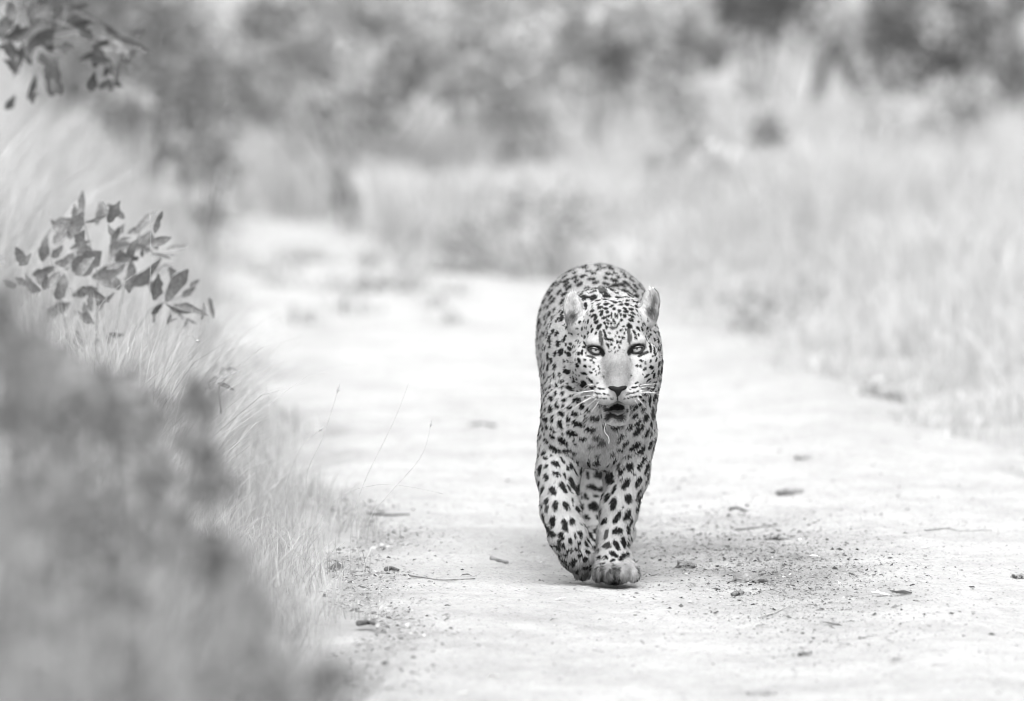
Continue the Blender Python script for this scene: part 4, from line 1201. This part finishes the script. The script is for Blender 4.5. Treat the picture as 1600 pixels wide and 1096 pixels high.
def clod(name, label, px, py, w, h, tone, cat):
    p = ground_at(px, py)
    p[2] = float(road_z(p[0], p[1]))
    s = p[1] / FPX
    V, t, q = uv_ball(name, 1.0, 22, 14)
    r = 1 + .5 * fbm(V[:, 0] * 1.0, V[:, 1], V[:, 2] * 1.0, 2.6, 4, int(px) % 9) + .4 * fbm(V[:, 0], V[:, 2], V[:, 1], 7, 3, int(py) % 7)
    V = V * r[:, None] * np.array((w * s / 2, w * s / 2 * .9, h * s * .5))
    V[:, 2] += h * s * .12
    V += rng.normal(0, .002, V.shape)
    o = obj(name, mesh_np(name, V, t, q, np.full(len(V), tone * 1.5) * (1 + .5 * fbm(V[:, 0], V[:, 1], V[:, 2], 220, 2, 3))), M['litter'], None, p)
    return tag(o, label, cat)
clod('soil_clod', 'flat dark clod on the sand behind and right of the leopard', 1232, 774, 42, 11, .14, 'clod')
clod('soil_clod', 'flat pale-dark clod farthest out on the sand right of the leopard', 1259, 726, 40, 7, .22, 'clod')
clod('dung_clump', 'rounded dark clump close to the planted paw', 1071, 884, 26, 16, .16, 'clump')
clod('dung_clump', 'broad crumbly dark clump in the middle of the litter patch', 1170, 905, 50, 18, .15, 'clump')
clod('dung_clump', 'crumbly clump at the back of the litter patch', 1212, 843, 30, 12, .2, 'clump')
clod('dung_clump', 'small dark clump in front of the litter patch', 1152, 928, 18, 12, .12, 'clump')
clod('soil_clod', 'low grey clod near the bottom edge of the sand', 1190, 1086, 44, 9, .2, 'clod')
clod('soil_clod', 'small grey clod below the litter patch', 1257, 1022, 18, 8, .2, 'clod')
clod('soil_clod', 'dark clod at the right edge of the sand', 1592, 902, 26, 9, .2, 'clod')

def dry_leaf(label, px, py, w, ang, tone, fold=.5, name='fallen_leaf', up=.004, tilt=12):
    p = ground_at(px, py)
    p[2] = float(road_z(p[0], p[1])) + up
    ln_ = w * p[1] / FPX
    me = leaf_mesh(name, ln_ * .9, ln_ * rng.uniform(.22, .5), fold, rng.uniform(-.6, .6), tone * 1.25, .7)
    V = np.zeros(len(me.vertices) * 3, np.float32); me.vertices.foreach_get('co', V)
    V = V.reshape(-1, 3); V[:, 0] -= ln_ / 2
    me.vertices.foreach_set('co', V.ravel()); me.update()
    o = obj(name, me, M['litter'], None, p)
    o.rotation_euler = (R(rng.uniform(-tilt, tilt)), R(rng.uniform(-tilt, tilt)), R(ang))
    return tag(o, label, 'leaf')
for a in (
    ('pale leaf in front of the swinging paw', 877, 934, 22, 10, .6), ('small dark leaf propped beside the swinging paw', 884, 899, 12, 30, .12, .9),
    ('curled dark leaf standing on the sand left of the leopard', 728, 902, 26, 140, .16, 1.2), ('flat leaf trailing from the curled dark leaf', 745, 904, 24, 20, .2),
    ('pale upright leaf at the back of the litter patch', 1250, 848, 14, 60, .7, .8), ('pale leaf left of the broad crumbly clump', 1130, 884, 26, 15, .55),
    ('round pale leaf right of the broad crumbly clump', 1240, 898, 18, 30, .6), ('pale leaf beyond the broad crumbly clump', 1276, 871, 22, 10, .6),
    ('long pale leaf lying beside the folded dark leaf', 1378, 940, 34, 5, .62), ('folded dark leaf right of the litter patch', 1405, 941, 40, 175, .15, 1.0),
    ('pointed tent-like leaf below the litter patch', 1298, 978, 40, 160, .26, 1.1), ('small dark leaf just right of the planted paw', 1024, 900, 16, 20, .10),
    ('thin dark leaf tip behind the leaf by the planted paw', 1035, 892, 9, 120, .10), ('pale leaf alone on the right of the sand', 1452, 868, 26, 5, .62),
    ('narrow dark leaf low in the middle of the sand', 936, 1016, 24, 10, .16), ('dark leaf below the small front clump', 1187, 975, 22, 175, .16),
    ('dark leaf near the bottom, left of the grey clods', 1146, 1027, 16, 30, .15), ('grey leaf low on the right of the sand', 1402, 1042, 30, 5, .2),
    ('dark narrow leaf at the lower right of the litter patch', 1388, 1009, 26, 170, .12), ('short grey leaf left of the lower grey clod', 1318, 1008, 28, 10, .2),
    ('pale chip of leaf low left of the leopard', 768, 1060, 24, 170, .6), ('pale leaf in the crumbled litter near the verge', 724, 1086, 22, 30, .6),
    ('white leaf below the leaning tent-like leaf', 1332, 946, 18, 12, .65), ('grey leaf in front of the swinging paw, near the track edge', 862, 967, 20, 170, .22)):
    dry_leaf(*a)

def stick(label, pts, r, g='bark', d=None, name='twig', lift=.004, cat='twig', ztop=0):
    P = np.array([ground_at(px, py) for px, py in pts])
    P[:, 2] = road_z(P[:, 0], P[:, 1]) + lift
    tp = np.linspace(0, 1, len(P)); u = np.linspace(0, 1, 10)
    P = np.stack([np.interp(u, tp, P[:, k]) for k in range(3)], 1)
    o0 = P[0].copy()
    v, t, q = tube(P - o0, r, r * .6, 6)
    return tag(obj(name, mesh_np(name, v, t, q), M[g], None, o0), label, cat)
stick('short thick dark stick left of the leopard', [(768, 867), (780, 870), (793, 873)], .006)
stick('thin twig beside the curled leaf left of the leopard', [(640, 905), (690, 912), (742, 905)], .0022)
stick('dark bent twig at the left track edge', [(575, 806), (610, 808), (640, 807)], .004, 'dark_bark')
stick('small dark twig in the crumbled litter of the track edge', [(603, 890), (612, 886), (622, 893)], .006, 'dark_bark')
stick('crooked dark twig low in the crumbled litter', [(560, 985), (575, 980), (590, 986)], .007, 'dark_bark')
stick('long thin pale twig on the sand at the right', [(1445, 838), (1480, 832), (1500, 835), (1550, 834)], .003, 'stalk')
stick('thin bent twig behind the litter patch', [(1150, 826), (1175, 823), (1215, 822)], .003)
stick('short dark twig behind the leopard to the right', [(1140, 794), (1150, 792), (1168, 797)], .004, 'dark_bark')
stick('grey twig lying on the far sand left of the leopard', [(735, 668), (755, 667), (775, 669)], .006)
stick('thin pale twig low in the litter patch', [(1185, 965), (1210, 955), (1235, 948)], .002, 'stalk')

def stalk(label, pts, d, r, head=0.0):
    P = np.array([at(px, py, d + .01 * k) for k, (px, py) in enumerate(pts)])
    o0 = P[0].copy(); o0[2] = float(gz(o0[0], d))
    P = np.concatenate([o0[None], P])
    tp = np.concatenate([[0], np.cumsum(np.linalg.norm(np.diff(P, axis=0), axis=1))]); u = np.linspace(0, tp[-1], 24)
    Q = np.stack([np.interp(u, tp, P[:, k]) for k in range(3)], 1)
    for _ in range(3): Q[1:-1] = (Q[:-2] + 2 * Q[1:-1] + Q[2:]) / 4
    e = empty('grass_stalk', o0)
    v, t, q = tube(Q - o0, r, r * .45, 5)
    obj('stem', mesh_np('stem', v, t, q), M['stalk'], e)
    if head > 0:
        dd = unit(Q[-1] - Q[-4])
        s = np.linspace(0, 1, 9)
        Hp = (Q[-1] - o0) + dd * (s[:, None] - .4) * head
        v, t, q = tube(Hp, np.sin(np.pi * np.clip(s, .05, .95)) * r * 2.4 * (1 + .35 * np.sin(s * 40)), None, 6)
        obj('seed_head', mesh_np('seed_head', v, t, q), M['stalk'], e)
    return tag(e, label, 'grass stalk', 'grass stalks leaning over the track edge')
stalk('tall leaning grass stalk with a seed head reaching farthest over the track', [(560, 830), (605, 775), (640, 737), (662, 712), (668, 690), (673, 664)], 20.6, .0010, .025)
stalk('thin grass stalk leaning right, second over the track edge', [(548, 812), (572, 745), (598, 695), (622, 645), (640, 595)], 20.7, .0009)
stalk('grass stalk bending flat and low over the track', [(500, 800), (545, 766), (600, 755), (650, 762), (692, 772)], 20.3, .0009)
stalk('short grass stalk with a slim seed head at the verge', [(478, 735), (503, 690), (519, 640), (528, 610)], 20.8, .0011, .03)
stalk('grass stalk with a blunt seed head bent sideways', [(445, 760), (470, 695), (500, 672)], 20.8, .0011, .02)
stalk('drooping grass stalk with a hooked seed head beside the large-leaved shrub', [(265, 560), (270, 535), (283, 516), (298, 513), (306, 521), (308, 533)], 20.8, .0012, .02)
stalk('straight grass stalk crossing in front of the large-leaved shrub', [(230, 520), (235, 440), (236, 380), (234, 330)], 20.7, .0009)
stalk('slanting grass stalk below the large-leaved shrub', [(140, 490), (190, 440), (250, 405)], 20.7, .001)
